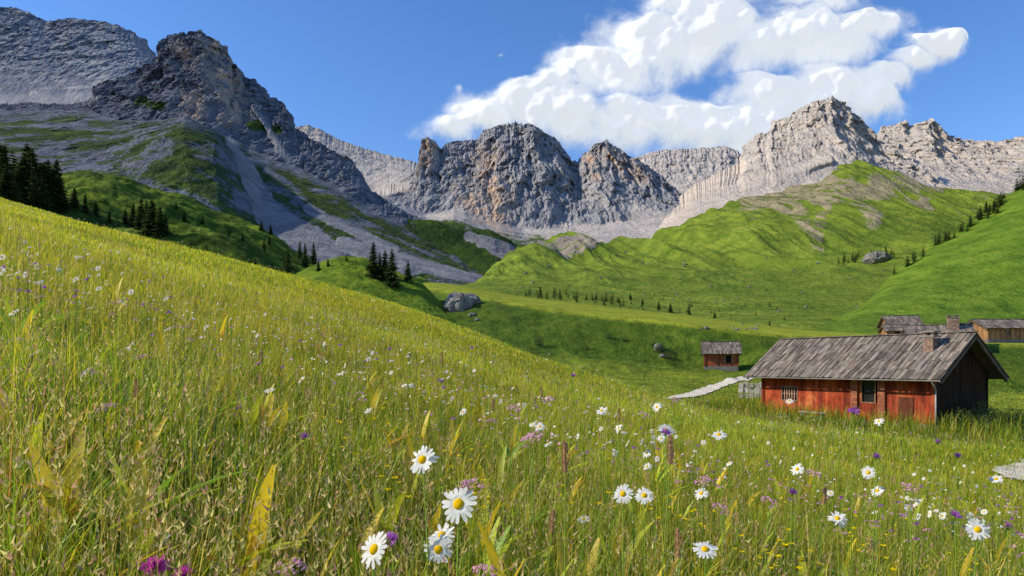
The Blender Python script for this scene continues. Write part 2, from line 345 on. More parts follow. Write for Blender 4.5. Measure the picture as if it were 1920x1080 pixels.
# ================================================================ GREEN HILLS
def hilldisp(A,S,A2=0,S2=1,gull=0,gs=60):
    def f(P,T,PX,PY):
        x,y,z=P[...,0],P[...,1],P[...,2]; Q=P.copy()
        n=A*fbm(x/S,y/S,z*0+1.0,5,0.40)
        if A2: n=n+A2*fbm(x/S2,y/S2,z*0+4.0,3,0.6)
        if gull:
            wv=20*fbm(x/120,y/120,0*z+2,2)
            n=n+gull*(fbm((x+wv)/gs+y/420,y/(gs*6),z*0+8.0,4,0.45,True)-0.3)*sstep(1.2,2.4,T)
            n=n+gull*0.14*fbm((x+wv)/(gs*.2)+y/200,y/(gs*3),z*0+3.0,3,0.5,True)*sstep(1.6,2.6,T)
        Q[...,2]+=n*sstep(0.0,0.5,T); return Q
    return f
m_green=terrain_mat('green_slope',0.9,(0.13,0.11,0.09),(0.40,0.35,0.28),(0.30,0.25,0.18),(0.09,0.14,0.016),(0.165,0.225,0.024),(0.255,0.295,0.036),(0.20,0.18,0.10),(0.36,0.30,0.18),130)
m_dkgreen=terrain_mat('shaded_slope',1.4,(0.10,0.10,0.11),(0.25,0.25,0.25),(0.3,0.25,0.18),(0.018,0.036,0.008),(0.035,0.065,0.010),(0.06,0.10,0.014),(0.25,0.24,0.22),(0.35,0.33,0.30),120)  # slope's shade is put into these darker greens
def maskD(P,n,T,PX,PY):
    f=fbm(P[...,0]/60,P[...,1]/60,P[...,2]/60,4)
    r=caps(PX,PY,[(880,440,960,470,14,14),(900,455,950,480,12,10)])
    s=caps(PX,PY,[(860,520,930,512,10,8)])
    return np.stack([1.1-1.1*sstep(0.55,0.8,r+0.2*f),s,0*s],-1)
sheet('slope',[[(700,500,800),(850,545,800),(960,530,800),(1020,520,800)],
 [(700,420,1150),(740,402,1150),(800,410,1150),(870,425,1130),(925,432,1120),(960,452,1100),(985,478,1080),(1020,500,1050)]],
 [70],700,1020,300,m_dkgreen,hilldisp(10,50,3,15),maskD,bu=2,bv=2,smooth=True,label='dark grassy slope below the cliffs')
st_caps=[(1000,474,1050,464,11,13),(1050,464,1118,470,13,10)]
def maskR(P,n,T,PX,PY):
    f=fbm(P[...,0]/30,P[...,1]/40,P[...,2]/30,4); wv=20*fbm(P[...,0]/120,P[...,1]/120,0*f+2,2)
    f2=fbm((P[...,0]+wv)/10+P[...,1]/90,P[...,1]/110,0*f+3,5,0.7,ridged=True)
    st=caps(PX,PY,st_caps)
    streak=caps(PX,PY,[(1395,400,1480,380,16,24),(1480,380,1560,370,28,25),(1560,330,1530,470,12,14),(1590,350,1640,430,14,18),(1640,350,1760,360,14,12),(1690,360,1740,400,14,10),(1500,420,1540,480,16,10),(1560,365,1700,385,14,12)])
    lay=0.5+0.5*np.sin(PY*0.9+2*f)
    g=1.2+0.12*f-sstep(0.45,0.7,st+0.15*f)*(0.7+0.7*lay)
    g=g-0.95*sstep(0.25,0.6,f2)*sstep(0.25,0.9,streak)-0.6*sstep(0.4,0.7,f2)*sstep(1.9,2.6,T)*sstep(1200,1400,PX)
    return np.stack([g,1.0-1.5*sstep(0.3,0.6,st),0.5+0*g],-1)
def hr_disp(P,T,PX,PY):
    Q=hilldisp(8,190,0.5,9,gull=20,gs=75)(P,T,PX,PY); st=sstep(0.4,0.75,caps(PX,PY,st_caps))
    x,y,z=P[...,0],P[...,1],P[...,2]; Q[...,1]-=st*5*fbm(x/14,y/60,z/9,4,0.6,True); return Q
hill_r=sheet('hill',[[(700,560,240),(850,562,250),(900,552,250),(1000,575,230),(1100,590,215),(1300,612,195),(1500,636,175),(1700,655,150),(2000,660,140),(2700,660,140)],
 [(700,550,350),(850,545,380),(930,537,380),(1000,545,350),(1100,556,340),(1300,575,330),(1500,588,320),(1650,592,310),(1900,600,300),(2700,600,300)],
 [(700,545,450),(850,535,470),(930,525,500),(1000,512,520),(1100,505,540),(1300,500,560),(1500,492,560),(1600,485,560),(1750,470,560),(1900,500,560),(2700,500,560)],
 [(700,545,520),(850,538,530),(905,530,550),(935,505,580),(965,488,620),(1000,468,680),(1030,450,700),(1060,445,710),(1100,446,720),(1130,456,740),(1200,456,780),(1240,441,800),(1290,420,830),(1340,405,850),(1400,388,880),(1480,366,900),(1530,342,920),(1570,316,940),(1600,309,950),(1630,312,950),(1680,331,930),(1740,354,920),(1800,368,910),(1850,373,900),(1900,375,900),(2700,375,900)]],
 [50,90,170],700,2700,1200,m_green,hr_disp,maskR,bu=3,bv=5,label='sunlit green alpine hill with eroded tan gullies')
def maskG(P,n,T,PX,PY):
    f=fbm(P[...,0]/12,P[...,1]/12,P[...,2]/12,4)
    return np.stack([1.1+0.25*f,0*f,0*f],-1)
m_green2=terrain_mat('near_slope',0.4,(0.17,0.15,0.12),(0.36,0.31,0.25),(0.4,0.3,0.2),(0.072,0.130,0.012),(0.130,0.210,0.018),(0.20,0.27,0.028),(0.3,0.26,0.18),(0.4,0.35,0.25),60)
slope_r=sheet('slope',[[(1450,660,130),(1600,650,130),(1750,640,130),(1920,640,130),(2700,640,130)],[(1450,640,200),(1600,598,220),(1700,590,230),(1800,592,230),(1920,600,230),(2700,600,230)],
 [(1450,630,260),(1560,600,280),(1600,582,290),(1640,545,310),(1665,512,330),(1700,490,345),(1740,460,360),(1790,425,380),(1830,398,390),(1870,368,400),(1895,348,405),(1920,332,410),(2050,270,420),(2700,150,430)]],
 [50,150],1450,2700,500,m_green2,hilldisp(4.5,70,0.5,6,gull=0),maskG,bu=3,bv=6,label='steep bright green pasture slope with a strip of firs')

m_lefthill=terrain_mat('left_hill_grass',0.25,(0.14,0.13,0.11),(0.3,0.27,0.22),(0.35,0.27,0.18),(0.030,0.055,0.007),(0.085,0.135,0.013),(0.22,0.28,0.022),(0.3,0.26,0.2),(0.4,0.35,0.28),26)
hill_l=sheet('hill',[[(-700,330,75),(-200,400,80),(0,440,85),(200,480,90),(400,530,92),(550,560,95),(700,600,98),(800,620,98)],
 [(-700,230,110),(-200,340,115),(0,365,120),(100,380,125),(200,385,130),(300,410,130),(400,450,130),(500,480,130),(600,520,125),(700,560,120),(800,590,120)],
 [(-700,150,160),(-100,300,170),(0,328,170),(60,345,175),(105,352,180),(112,338,190),(140,326,200),(175,321,205),(205,324,205),(240,338,205),(290,356,205),(340,368,200),(400,398,195),(450,410,190),(500,430,180),(550,460,170),(600,484,160),(650,520,150),(700,550,140),(800,590,130)]],
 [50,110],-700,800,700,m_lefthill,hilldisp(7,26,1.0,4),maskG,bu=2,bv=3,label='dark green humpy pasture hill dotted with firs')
m_mound=terrain_mat('mound_grass',0.12,(0.14,0.13,0.11),(0.3,0.27,0.22),(0.35,0.27,0.18),(0.06,0.105,0.010),(0.13,0.195,0.015),(0.24,0.29,0.022),(0.3,0.26,0.2),(0.4,0.35,0.28),20)
mound=sheet('mound',[[(400,620,62),(600,640,64),(700,640,66),(800,640,70),(900,665,72),(1000,690,72)],
 [(400,600,85),(500,560,85),(600,540,85),(700,550,85),(800,580,85),(900,625,85),(1000,670,85)],
 [(400,590,100),(480,548,100),(520,524,100),(560,502,100),(600,487,100),(640,480,100),(685,483,100),(720,495,100),(760,508,100),(790,524,100),(812,548,100),(850,582,100),(900,625,100),(1000,670,98)]],
 [40,60],400,1000,400,m_mound,hilldisp(1.0,9,0.3,2),maskG,bu=3,bv=3,label='grassy knoll carrying three tall firs')
m_valley=terrain_mat('valley_grass',0.08,(0.2,0.18,0.15),(0.4,0.36,0.3),(0.4,0.3,0.2),(0.045,0.080,0.009),(0.085,0.14,0.014),(0.15,0.20,0.020),(0.42,0.38,0.32),(0.6,0.55,0.47),14,gold=(0.40,0.42,0.035))
def maskV(P,n,T,PX,PY):
    f=fbm(P[...,0]/5,P[...,1]/5,P[...,2]/5,4)
    gold=sstep(5.85,6.0,T)*sstep(7.6,6.4,T)*0.95+sstep(5.0,4.6,T)*0.5
    return np.stack([1.15+0.2*f,0*f,gold*(0.8+0.6*f)],-1)
valley=sheet('ground',[[(-1500,1300,9),(3500,1300,9)],[(-1500,1140,14),(3500,1140,14)],[(-1500,843,24),(3500,843,24)],[(-1500,797,32),(3500,797,32)],
 [(-1500,755,45),(900,740,45),(1200,738,45),(1300,740,45),(1500,748,45),(1900,765,42),(3500,770,42)],
 [(-1500,760,72),(0,760,72),(800,650,72),(900,640,72),(1000,655,72),(1100,670,72),(1250,687,70),(1400,694,70),(1500,700,66),(1700,718,60),(1900,738,55),(3500,750,55)],
 [(-1500,690,120),(0,640,120),(700,565,120),(800,536,118),(850,545,108),(930,562,96),(1000,574,90),(1100,586,84),(1200,597,80),(1300,608,78),(1400,619,76),(1500,630,75),(1700,643,70),(1900,646,65),(3500,652,62)],
 [(-1500,640,210),(700,548,210),(800,528,210),(860,533,210),(930,547,205),(1000,558,200),(1100,569,190),(1300,592,180),(1500,617,170),(1700,630,150),(1900,636,140),(3500,640,140)],
 [(-1500,700,420),(3500,700,420)],[(-1500,720,9000),(3500,720,9000)]],
 [4,20,30,40,60,80,60,10,6],-1500,3500,1400,m_valley,lambda P,T,PX,PY: np.stack([P[...,0],P[...,1],P[...,2]+(0.5*fbm(P[...,0]/12,P[...,1]/12,P[...,0]*0,5)*(1-0.7*sstep(5.8,6.2,T))+0.8*fbm(P[...,0]/5,P[...,1]/9,P[...,0]*0+5,5,0.6)*sstep(6.0,5.7,T))*sstep(3.6,4.8,T)*sstep(9,7.5,T)],-1),maskV,bu=4,bv=1.5,back=False,label='valley floor, grassy bank and terrace')

# ================================================================ MEADOW
def meadow(x,y,bump=True):
    x=np.asarray(x,float); y=np.asarray(y,float)
    g=np.where(x<0,-0.3*x,-2.5*(1-np.exp(-0.1*np.maximum(x,0))))
    g=np.where(x<-70,21+(-70-x)*0.1,g)
    z=-0.85+g+0.03*y+1.0*np.exp(-((x+7)/11)**2)*sstep(12,36,y)+0.08*sstep(10,30,y)
    yc=np.interp(x,[-60,-20,-8,0,3,6,8,12,15,25],[72,60,46,34,25,18,16,15,11,8])
    t=np.maximum(0,y-yc); z=z-0.5*t*t/(t+12)
    if bump:
        z=z+0.03*fbm(x/0.8,y/0.8,0*x,2)+0.30*fbm(x/9,y/9,0*x+3,3)*sstep(3,14,np.abs(y))
    return z
yy=np.concatenate([np.linspace(-12,0,14),0.15*np.exp(np.linspace(0,math.log(110/0.15),330))]); uu=np.linspace(-1,1,520)
X=uu[None,:]*(6+1.35*np.maximum(yy,0))[:,None]; Y=np.repeat(yy[:,None],520,1)
P=np.stack([X,Y,meadow(X,Y)],-1)
m_mead,nt=new_mat('meadow_soil_grass')
pos=nd(nt,'ShaderNodeTexCoord').outputs['Object']
a=noise(nt,pos,0.25,5); b=noise(nt,pos,6,5,0.65); c2=noise(nt,mapping(nt,pos,(1,1,1)),30,4,0.7)
c=ramp(nt,a,[(0.35,(0.28,0.32,0.014)),(0.52,(0.50,0.46,0.018)),(0.68,(0.60,0.49,0.028))])
c=mixc(nt,mapr(nt,b,0.35,0.65,0,0.4),c,(0.12,0.16,0.01))
c=mixc(nt,mapr(nt,c2,0.42,0.62,0,0.3),c,(0.04,0.06,0.006))
outbsdf(nt,c,0.95,c2,0.05,0.8,0.05)
obj('meadow',mesh_np('meadow',P.reshape(-1,3),grid_faces(*P.shape[:2]),[m_mead]),kind='structure',label='sloping wildflower meadow')
PATH=[(8.0,10.9),(9.2,11.9),(10.5,13.0),(13.5,14.6),(17,18)]
def pathdist(x,y):
    m=np.full(np.shape(x),99.0)
    for (x1,y1),(x2,y2) in zip(PATH[:-1],PATH[1:]):
        dx,dy=x2-x1,y2-y1; t=np.clip(((x-x1)*dx+(y-y1)*dy)/(dx*dx+dy*dy),0,1); m=np.minimum(m,np.hypot(x-x1-t*dx,y-y1-t*dy))
    return m
# ---- grass blades
def blades(x,y,h,w,col,nseg,bend=0.35,z=None):
    n=len(x); z=(meadow(x,y)-0.01) if z is None else z
    az=RNG.uniform(0,2*np.pi,n); b=np.abs(RNG.normal(bend,0.26,n))
    lx,ly=np.cos(az),np.sin(az); wa=az+np.pi/2+RNG.normal(0,0.5,n); wx,wy=np.cos(wa),np.sin(wa)
    V=np.zeros((n,2*nseg+1,3)); C=np.zeros((n,2*nseg+1,3))
    for s in range(nseg+1):
        t=s/nseg; hx=b*h*t*t; hz=h*t*(1-0.35*b*t*t)
        cx=x+lx*hx; cy=y+ly*hx; cz=z+hz; ww=w*(1-0.85*t**1.6)*0.5
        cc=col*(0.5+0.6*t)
        if s<nseg:
            V[:,2*s]=np.stack([cx-wx*ww,cy-wy*ww,cz],-1); V[:,2*s+1]=np.stack([cx+wx*ww,cy+wy*ww,cz],-1); C[:,2*s]=cc; C[:,2*s+1]=cc
        else: V[:,2*s]=np.stack([cx,cy,cz],-1); C[:,2*s]=cc
    base=(np.arange(n)*(2*nseg+1))[:,None]
    Q=[]
    for s in range(nseg-1): Q.append(base+np.array([[2*s,2*s+1,2*s+3,2*s+2]]))
    T=base+np.array([[2*nseg-2,2*nseg-1,2*nseg]])
    return V.reshape(-1,3),(np.concatenate(Q) if Q else np.zeros((0,4),int)),T,C.reshape(-1,3)
PAL=np.array([(0.16,0.31,0.015),(0.31,0.49,0.018),(0.50,0.62,0.022),(0.78,0.73,0.025),(0.92,0.72,0.03),(0.92,0.68,0.12),(0.64,0.29,0.06),(0.07,0.15,0.012)])
def pick(x,y,n):
    lf=sstep(5,-5,x)*sstep(2.0,8,y)
    v=np.clip(fbm(x/2.2,y/3.5,0*x,4,0.6)*1.6+0.5,0,1); v2=np.clip(fbm(x/0.5,y/0.7,0*x+4,3)*1.4+0.5,0,1); v3=np.clip(fbm(x/7,y/12,0*x+9,3)*2+0.45,0,1)
    nr=sstep(4.5,1.5,y)
    p=np.stack([0.17*(1-v2)+0.08*(1-lf),0.28+0*x,0.21+0*x,0.15+0.45*lf*v3,0.06+0.60*lf*v+0.14*v2*v+0.06*nr,0.025+0.06*v*lf+0.06*v2*v2,0.025+0.09*v*v2+0.05*nr,0.18*(1-0.8*lf)*(1-v2)+0.03+0.10*nr],-1)
    p/=p.sum(1,keepdims=True); c=np.cumsum(p,1); r=RNG.random(n)[:,None]
    i=np.minimum((r>c).sum(1),7); return np.clip(PAL[i]*RNG.uniform(0.75,1.22,(n,1))*(0.88+0.3*v3)[:,None],0,0.97)
m_blade=leaf_mat('grass_blade',0.54,var=0.0)
parts=[];off=0
def addb(t):
    global off
    V,Q,T,C=t; parts.append((V,Q+off,T+off,C)); off+=len(V)
def region(n,d0,d1,margin=0.86):
    d=np.exp(RNG.uniform(math.log(d0),math.log(d1),n)); x=RNG.uniform(-margin,margin,n)*d; return x+RNG.normal(0,0.05,n),d
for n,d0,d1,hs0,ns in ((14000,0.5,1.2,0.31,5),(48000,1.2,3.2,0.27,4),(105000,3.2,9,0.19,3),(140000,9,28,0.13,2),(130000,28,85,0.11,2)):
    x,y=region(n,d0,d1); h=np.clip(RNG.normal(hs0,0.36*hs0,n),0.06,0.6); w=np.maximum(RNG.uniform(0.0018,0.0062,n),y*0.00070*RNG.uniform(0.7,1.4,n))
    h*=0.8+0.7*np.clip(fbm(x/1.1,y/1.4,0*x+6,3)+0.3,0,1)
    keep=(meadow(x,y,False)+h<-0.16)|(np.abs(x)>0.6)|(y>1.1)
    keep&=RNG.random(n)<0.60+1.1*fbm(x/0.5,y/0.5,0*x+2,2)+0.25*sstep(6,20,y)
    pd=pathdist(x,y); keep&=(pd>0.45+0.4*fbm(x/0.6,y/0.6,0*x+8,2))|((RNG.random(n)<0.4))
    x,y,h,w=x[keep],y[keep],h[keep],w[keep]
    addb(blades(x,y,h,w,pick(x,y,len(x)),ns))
n=9000; x,y=region(n,0.9,20); hgt=RNG.uniform(0.30,0.55,n)*(1-0.35*sstep(6,20,y)); wd=np.maximum(0.0014,y*0.0005)
k_=pathdist(x,y)>2.2; x,y,hgt,wd=x[k_],y[k_],hgt[k_],wd[k_]; n=len(x)
cst=np.array([(0.66,0.56,0.10)])*RNG.uniform(0.6,1.3,(n,1)); 
V,Q,T,C=blades(x,y,hgt,wd,cst,3,0.18); addb((V,Q,T,C))
tips=V.reshape(n,7,3)[:,6]; mids=V.reshape(n,7,3)[:,4]
HC=np.array([(0.70,0.48,0.20),(0.82,0.64,0.28),(0.58,0.30,0.20),(0.74,0.68,0.22)])
for rep in range(6):
    t=RNG.uniform(-0.05,0.75,n)[:,None]; pc=tips*(1-t)+mids*t
    l=np.maximum(0.010,y*0.0012)[:,None]*RNG.uniform(0.6,1.5,(n,1)); dr=RNG.normal(0,1,(n,3)); dr[:,2]=np.abs(dr[:,2])+0.8; dr/=np.linalg.norm(dr,axis=1)[:,None]
    sd_=np.cross(dr,RNG.normal(0,1,(n,3))); sd_/=np.linalg.norm(sd_,axis=1)[:,None]
    A=pc-sd_*l*0.18; B=pc+sd_*l*0.18; Cc=pc+dr*l*1.2
    VV=np.stack([A,B,Cc],1).reshape(-1,3); TT=np.arange(3*n).reshape(n,3)
    CC=np.repeat(HC[RNG.integers(0,4,n)]*RNG.uniform(0.7,1.15,(n,1)),3,0)
    addb((VV,np.zeros((0,4),int),TT,CC))
bpy.context.view_layer.update()
def down(x,y):
    ok,loc,_,_=valley.ray_cast(Vector((x,y,60)),Vector((0,0,-1))); return loc.z if ok else None
def at(px,py,d): return Vector(((px-CX)/F*d,d,(H0-py)/F*d))
TRACK=[at(1245,750,42),at(1300,736,45),at(1352,718,52),at(1400,707,60),at(1440,700,67)]
def trackdist(x,y):
    m=np.full(np.shape(x),99.0)
    for p,q in zip(TRACK[:-1],TRACK[1:]):
        dx,dy=q.x-p.x,q.y-p.y; t=np.clip(((x-p.x)*dx+(y-p.y)*dy)/(dx*dx+dy*dy),0,1); m=np.minimum(m,np.hypot(x-p.x-t*dx,y-p.y-t*dy))
    return m
n=26000; gy=RNG.uniform(23,62,n); gx=gy*RNG.uniform(0.10,0.86,n)
gx[:10000]=RNG.uniform(9,22,10000); gy[:10000]=RNG.uniform(23,40,10000)
zz=np.array([down(a_,b_) or -99 for a_,b_ in zip(gx,gy)])
ex,ey=(gx-13.94),(gy-37.8); lx_=ex*0.51-ey*0.86; ly_=ex*0.86+ey*0.51
k_=(zz>-90)&~((lx_>-0.1)&(lx_<9.2)&(ly_>-0.15)&(ly_<4.7))&((trackdist(gx,gy)>0.75)|(RNG.random(n)<0.3))
gx,gy,zz,lx_,ly_=gx[k_],gy[k_],zz[k_],lx_[k_],ly_[k_]; n=len(gx)
near_=sstep(7,0.5,np.hypot(np.clip(np.abs(lx_-4.5)-4.5,0,99),np.clip(np.abs(ly_-2.2)-2.2,0,99)))
addb(blades(gx,gy,RNG.uniform(0.08,0.22,n)+1.0*near_*RNG.random(n),np.maximum(0.02,gy*0.0009)*RNG.uniform(.7,1.3,n),pick(gx,gy,n)*0.85,2,0.35,zz-0.02))
Vg=np.concatenate([p[0] for p in parts]);Qg=np.concatenate([p[1] for p in parts]);Tg=np.concatenate([p[2] for p in parts]);Cg=np.concatenate([p[3] for p in parts])
obj('grass',mesh_np('grass',Vg,[Qg,Tg],[m_blade],True,{'col':Cg}),kind='stuff',label='tall mixed meadow grass with golden seed heads')

# ================================================================ FLOWERS
def fmat(name,col,trans=0.3):
    m,nt=new_mat(name); pos=nd(nt,'ShaderNodeTexCoord').outputs['Object']
    c=mixc(nt,mapr(nt,noise(nt,pos,150,3),0.3,0.7),tuple(q*0.85 for q in col),col)
    d=nd(nt,'ShaderNodeBsdfDiffuse'); t=nd(nt,'ShaderNodeBsdfTranslucent'); nt.links.new(c,d.inputs[0]); nt.links.new(c,t.inputs[0])
    mx=nd(nt,'ShaderNodeMixShader',i_0=trans); nt.links.new(d.outputs[0],mx.inputs[1]); nt.links.new(t.outputs[0],mx.inputs[2])
    o=nd(nt,'ShaderNodeOutputMaterial'); nt.links.new(mx.outputs[0],o.inputs[0]); return m
M_white=fmat('petal_white',(0.92,0.90,0.82),0.35); M_yel=fmat('disc_yellow',(0.85,0.52,0.01),0.1); M_stem=fmat('stem_green',(0.24,0.36,0.04),0.2)
M_pink=fmat('petal_pink',(0.86,0.46,0.55),0.4); M_purp=fmat('petal_purple',(0.56,0.19,0.62),0.4); M_mag=fmat('petal_magenta',(0.68,0.09,0.45),0.4); M_brown=fmat('seed_brown',(0.55,0.34,0.17),0.2); M_by=fmat('petal_yellow',(0.85,0.64,0.01))
def petals(seed,mb,mi=0,z0=0.0,n=19,r1=0.027,w=0.0058,droop=0.004):
    r=random.Random(seed)
    for i in range(n):
        a=2*math.pi*i/n+r.uniform(-0.08,0.08); L=r1*r.uniform(0.84,1.05); dr=r.uniform(-droop,droop*0.6)
        c,s=math.cos(a),math.sin(a)
        def P(rr,ww,zz): return (c*rr-s*ww,s*rr+c*ww,z0+zz)
        vs=[P(0.006,-w*0.3,0),P(0.006,w*0.3,0),P(L*0.5,w*0.5,0.0015),P(L*0.5,-w*0.5,0.0015),P(L*0.9,w*0.48,dr),P(L*0.9,-w*0.48,dr),P(L,w*0.18,dr*1.3),P(L,-w*0.18,dr*1.3)]
        mb.add(vs,[(0,1,2,3),(3,2,4,5),(5,4,6,7)],mi=mi)
def dome(mb,r=0.0078,hh=0.005,mi=0,z0=0.0,seed=0):
    rr=random.Random(seed); rings=5;seg=12; vs=[(0,0,z0+hh)]
    for i in range(1,rings+1):
        ph=math.pi/2*i/rings
        for j in range(seg): 
            k=1+rr.uniform(-0.07,0.07); t=2*math.pi*j/seg; vs.append((r*k*math.sin(ph)*math.cos(t),r*k*math.sin(ph)*math.sin(t),z0+hh*math.cos(ph)*k))
    fs=[(0,1+j,1+(j+1)%seg) for j in range(seg)]
    for i in range(rings-1):
        for j in range(seg): a=1+i*seg+j;b=1+i*seg+(j+1)%seg; fs.append((a,a+seg,b+seg,b))
    mb.add(vs,fs,mi=mi)
PET=[];
for k in range(4):
    mb=MB(); petals(k,mb,n=17+2*k,droop=0.003+0.003*k); PET.append(mb.mesh('petals',[M_white]))
mb=MB(); dome(mb,z0=0.0005); CEN=mb.mesh('flower_center',[M_yel],True)
mb=MB(); mb.cyl((0,0,0),(0,0,1),0.0019,0.0012,6); STEM=mb.mesh('stem',[M_stem],True)
SMALL=[]
for k in range(6):
    r=random.Random(k+50); mb=MB(); hb=MB(); petals(k+9,hb,0,0,15,0.027,0.0072,0.005); dome(hb,mi=1)
    tilt=Matrix.Rotation(r.uniform(0.0,0.8),4,'X')@Matrix.Rotation(r.uniform(-0.7,0.2),4,'Y')
    T=Matrix.Translation((0,0,0.45))@tilt
    mb.v=[tuple(T@Vector(v)) for v in hb.v]; mb.f=hb.f; mb.c=hb.c; mb.m=hb.m
    mb.cyl((0,0.01,0),(0,0,0.449),0.002,0.0014,5,mi=2); SMALL.append(mb.mesh('ox_eye_daisy',[M_white,M_yel,M_stem]))
def head_pt(px,py,d): return Vector(((px-CX)/F*d,d,(H0-py)/F*d))
def stemmed(name,px,py,d,heads,label,cat,group,tilt=None,scale=1.0):
    p=head_pt(px,py,d); gz=float(meadow(np.array([p.x]),np.array([p.y]))[0])
    if p.z-gz<0.12: p.z=gz+0.3
    bx=p.x+random.uniform(-0.04,0.04); by=p.y+random.uniform(-0.02,0.05)
    gz=float(meadow(np.array([bx]),np.array([by]))[0]); base=Vector((bx,by,gz))
    e=obj(name,None,loc=base,label=label,cat=cat,group=group); e.empty_display_size=0.05
    dv=p-base
    s=obj('stem',STEM,e); s.rotation_euler=dv.to_track_quat('Z','Y').to_euler(); s.scale=(1,1,dv.length)
    if tilt is None: tilt=Vector((random.uniform(-0.8,0.3),random.uniform(-0.9,-0.1),random.uniform(0.6,1.2)))
    tilt=Vector(tilt)+Vector((-0.45 if 'daisy' in name else 0,0,0.1))
    q=tilt.to_track_quat('Z','Y')@Quaternion((0,0,1),random.uniform(0,6))
    for nm,me in heads:
        o=obj(nm,me,e,loc=dv); o.rotation_euler=q.to_euler(); o.scale=(scale,)*3
    return e
near=[(792,862,1.25,(-.1,-1,.45)),(860,945,0.98,(.05,-1,.35)),(702,1030,1.0,(-.5,-1,.6)),(828,1003,1.3,(0,-.5,1)),(822,1030,1.25,(.2,-1,.2)),(303,1014,1.5,(-.2,-.5,1)),(1168,926,1.75,(0,-1,.4)),(1208,929,1.9,(.1,-1,.7)),
(1322,1030,1.45,(.4,-.5,.7)),(1570,972,2.0,(.2,-.6,1)),(1833,993,1.65,(0,-1,.4)),(1315,925,2.4,None),(1628,886,2.6,(-.2,-1,.5)),(1348,815,2.3,(.2,-.6,1)),(1248,806,2.4,(.5,-.8,.6)),(1128,770,3.0,(0,-.5,1)),(1160,803,3.4,None),(1012,800,3.2,None),(66,778,2.5,(0,-.4,1)),(245,770,3.2,None),
(275,703,3.4,(0,-.3,1)),(1213,850,3.4,None),(1495,880,2.6,None),(1645,920,2.6,None),(1095,973,2.6,None),(1232,763,3.4,None),(690,770,3.8,None),(505,828,3.2,(.3,-.4,1)),(162,960,2.4,(-.3,-.2,1)),(565,830,3.8,None),(1868,898,3.0,None),(1648,790,3.6,None),(868,772,4,None),(1240,822,3.8,None),(1028,832,3.4,None),(315,742,4.2,None),(640,700,4.6,None),(25,755,3.2,None),(1480,752,4.2,None),(1213,875,3.8,None)]
for px,py,d,t in near:
    stemmed('ox_eye_daisy',px,py,d,[('petals',random.choice(PET)),('flower_center',CEN)],'white ox-eye daisy with yellow centre on thin stem','flower','daisies scattered in the meadow',t,1.0 if d>1.3 else 1.05)
def scatter(meshes,name,n,d0,d1,label,cat,group,s0=0.8,s1=1.3,far_grow=0.0):
    c=0
    while c<n:
        d=math.exp(random.uniform(math.log(d0),math.log(d1))); x=random.uniform(-0.80,0.80)*d
        if random.random()>0.25+2.0*float(np.clip(fbm(np.array([x/2.0]),np.array([d/2.0]),np.array([9.0]),2)[0]+0.1,0,1)): continue
        if pathdist(np.array([x]),np.array([d]))[0]<2.0: continue
        o=obj(name,random.choice(meshes),loc=(x,d,float(meadow(np.array([x]),np.array([d]))[0])-0.03),label=label,cat=cat,group=group)
        s=random.uniform(s0,s1); o.scale=(s*(1+far_grow*d),s*(1+far_grow*d),random.uniform(0.85,1.1)*(1-0.3*min(1,max(0,(d-5)/10)))); o.rotation_euler=(0,0,random.uniform(-1.6,1.2)); c+=1
scatter(SMALL,'ox_eye_daisy',258,3.8,13,'white ox-eye daisy with yellow centre on thin stem','flower','daisies scattered in the meadow',0.5,0.9,0.015)
def stuff_flowers(name,n,d0,d1,mat,label,s0,z0=0.2,z1=0.34):
    x,y=region(n,d0,d1,0.8); kk=RNG.random(n)<0.15+2.2*np.clip(fbm(x/4,y/6,0*x+len(name),3)+0.08,0,1); x,y=x[kk],y[kk]; n=len(x)
    z=meadow(x,y)+RNG.uniform(z0,z1,n)
    sz=np.maximum(s0,y*0.0010)*RNG.uniform(0.5,1.2,n); an=np.arange(6)*np.pi/3
    tx=RNG.normal(-0.2,0.4,n); ty=RNG.normal(-0.5,0.4,n); nn=np.stack([tx,ty,np.ones(n)],-1); nn/=np.linalg.norm(nn,axis=1)[:,None]
    a1=np.cross(nn,np.array([1.0,0,0.01])); a1/=np.linalg.norm(a1,axis=1)[:,None]; a2=np.cross(nn,a1)
    V=(np.stack([x,y,z],-1)[:,None]+sz[:,None,None]*(np.cos(an)[None,:,None]*a1[:,None]+np.sin(an)[None,:,None]*a2[:,None])*np.tile([1,0.6],3)[None,:,None]).reshape(-1,3)
    obj(name,mesh_np(name,V,np.arange(6*n).reshape(n,6),[mat]),kind='stuff',label=label)
stuff_flowers('daisies',3200,4.5,30,M_white,'far white daisies dotting the meadow',0.013)
stuff_flowers('pink_flowers',3000,4,28,M_pink,'far pink flowers dotting the meadow',0.013)
stuff_flowers('purple_flowers',1400,4,24,M_purp,'far purple flowers dotting the meadow',0.012)
stuff_flowers('yellow_flowers',900,3,30,M_by,'tiny yellow flowers dotting the meadow',0.009,0.18,0.32)
def umbel(mat_i=0,R=0.028,n=46,seed=0,h=0.008,mb=None,z0=0):
    r=random.Random(seed); mb=mb or MB()
    for i in range(n):
        a=r.uniform(0,6.283); q=R*math.sqrt(r.random()); c=Vector((q*math.cos(a),q*math.sin(a),z0+h*(1-(q/R)**2)+r.uniform(-.002,.002)))
        s=r.uniform(0.0025,0.0045); nrm=Vector((r.uniform(-.7,.7),r.uniform(-.7,.7),1)).normalized(); u=nrm.orthogonal().normalized(); v=nrm.cross(u)
        vs=[c+u*s*math.cos(k*1.2566)*(1)+v*s*math.sin(k*1.2566) for k in range(5)]+[c+nrm*0.0015]
        mb.add(vs,[(k,(k+1)%5,5) for k in range(5)],mi=mat_i)
    return mb
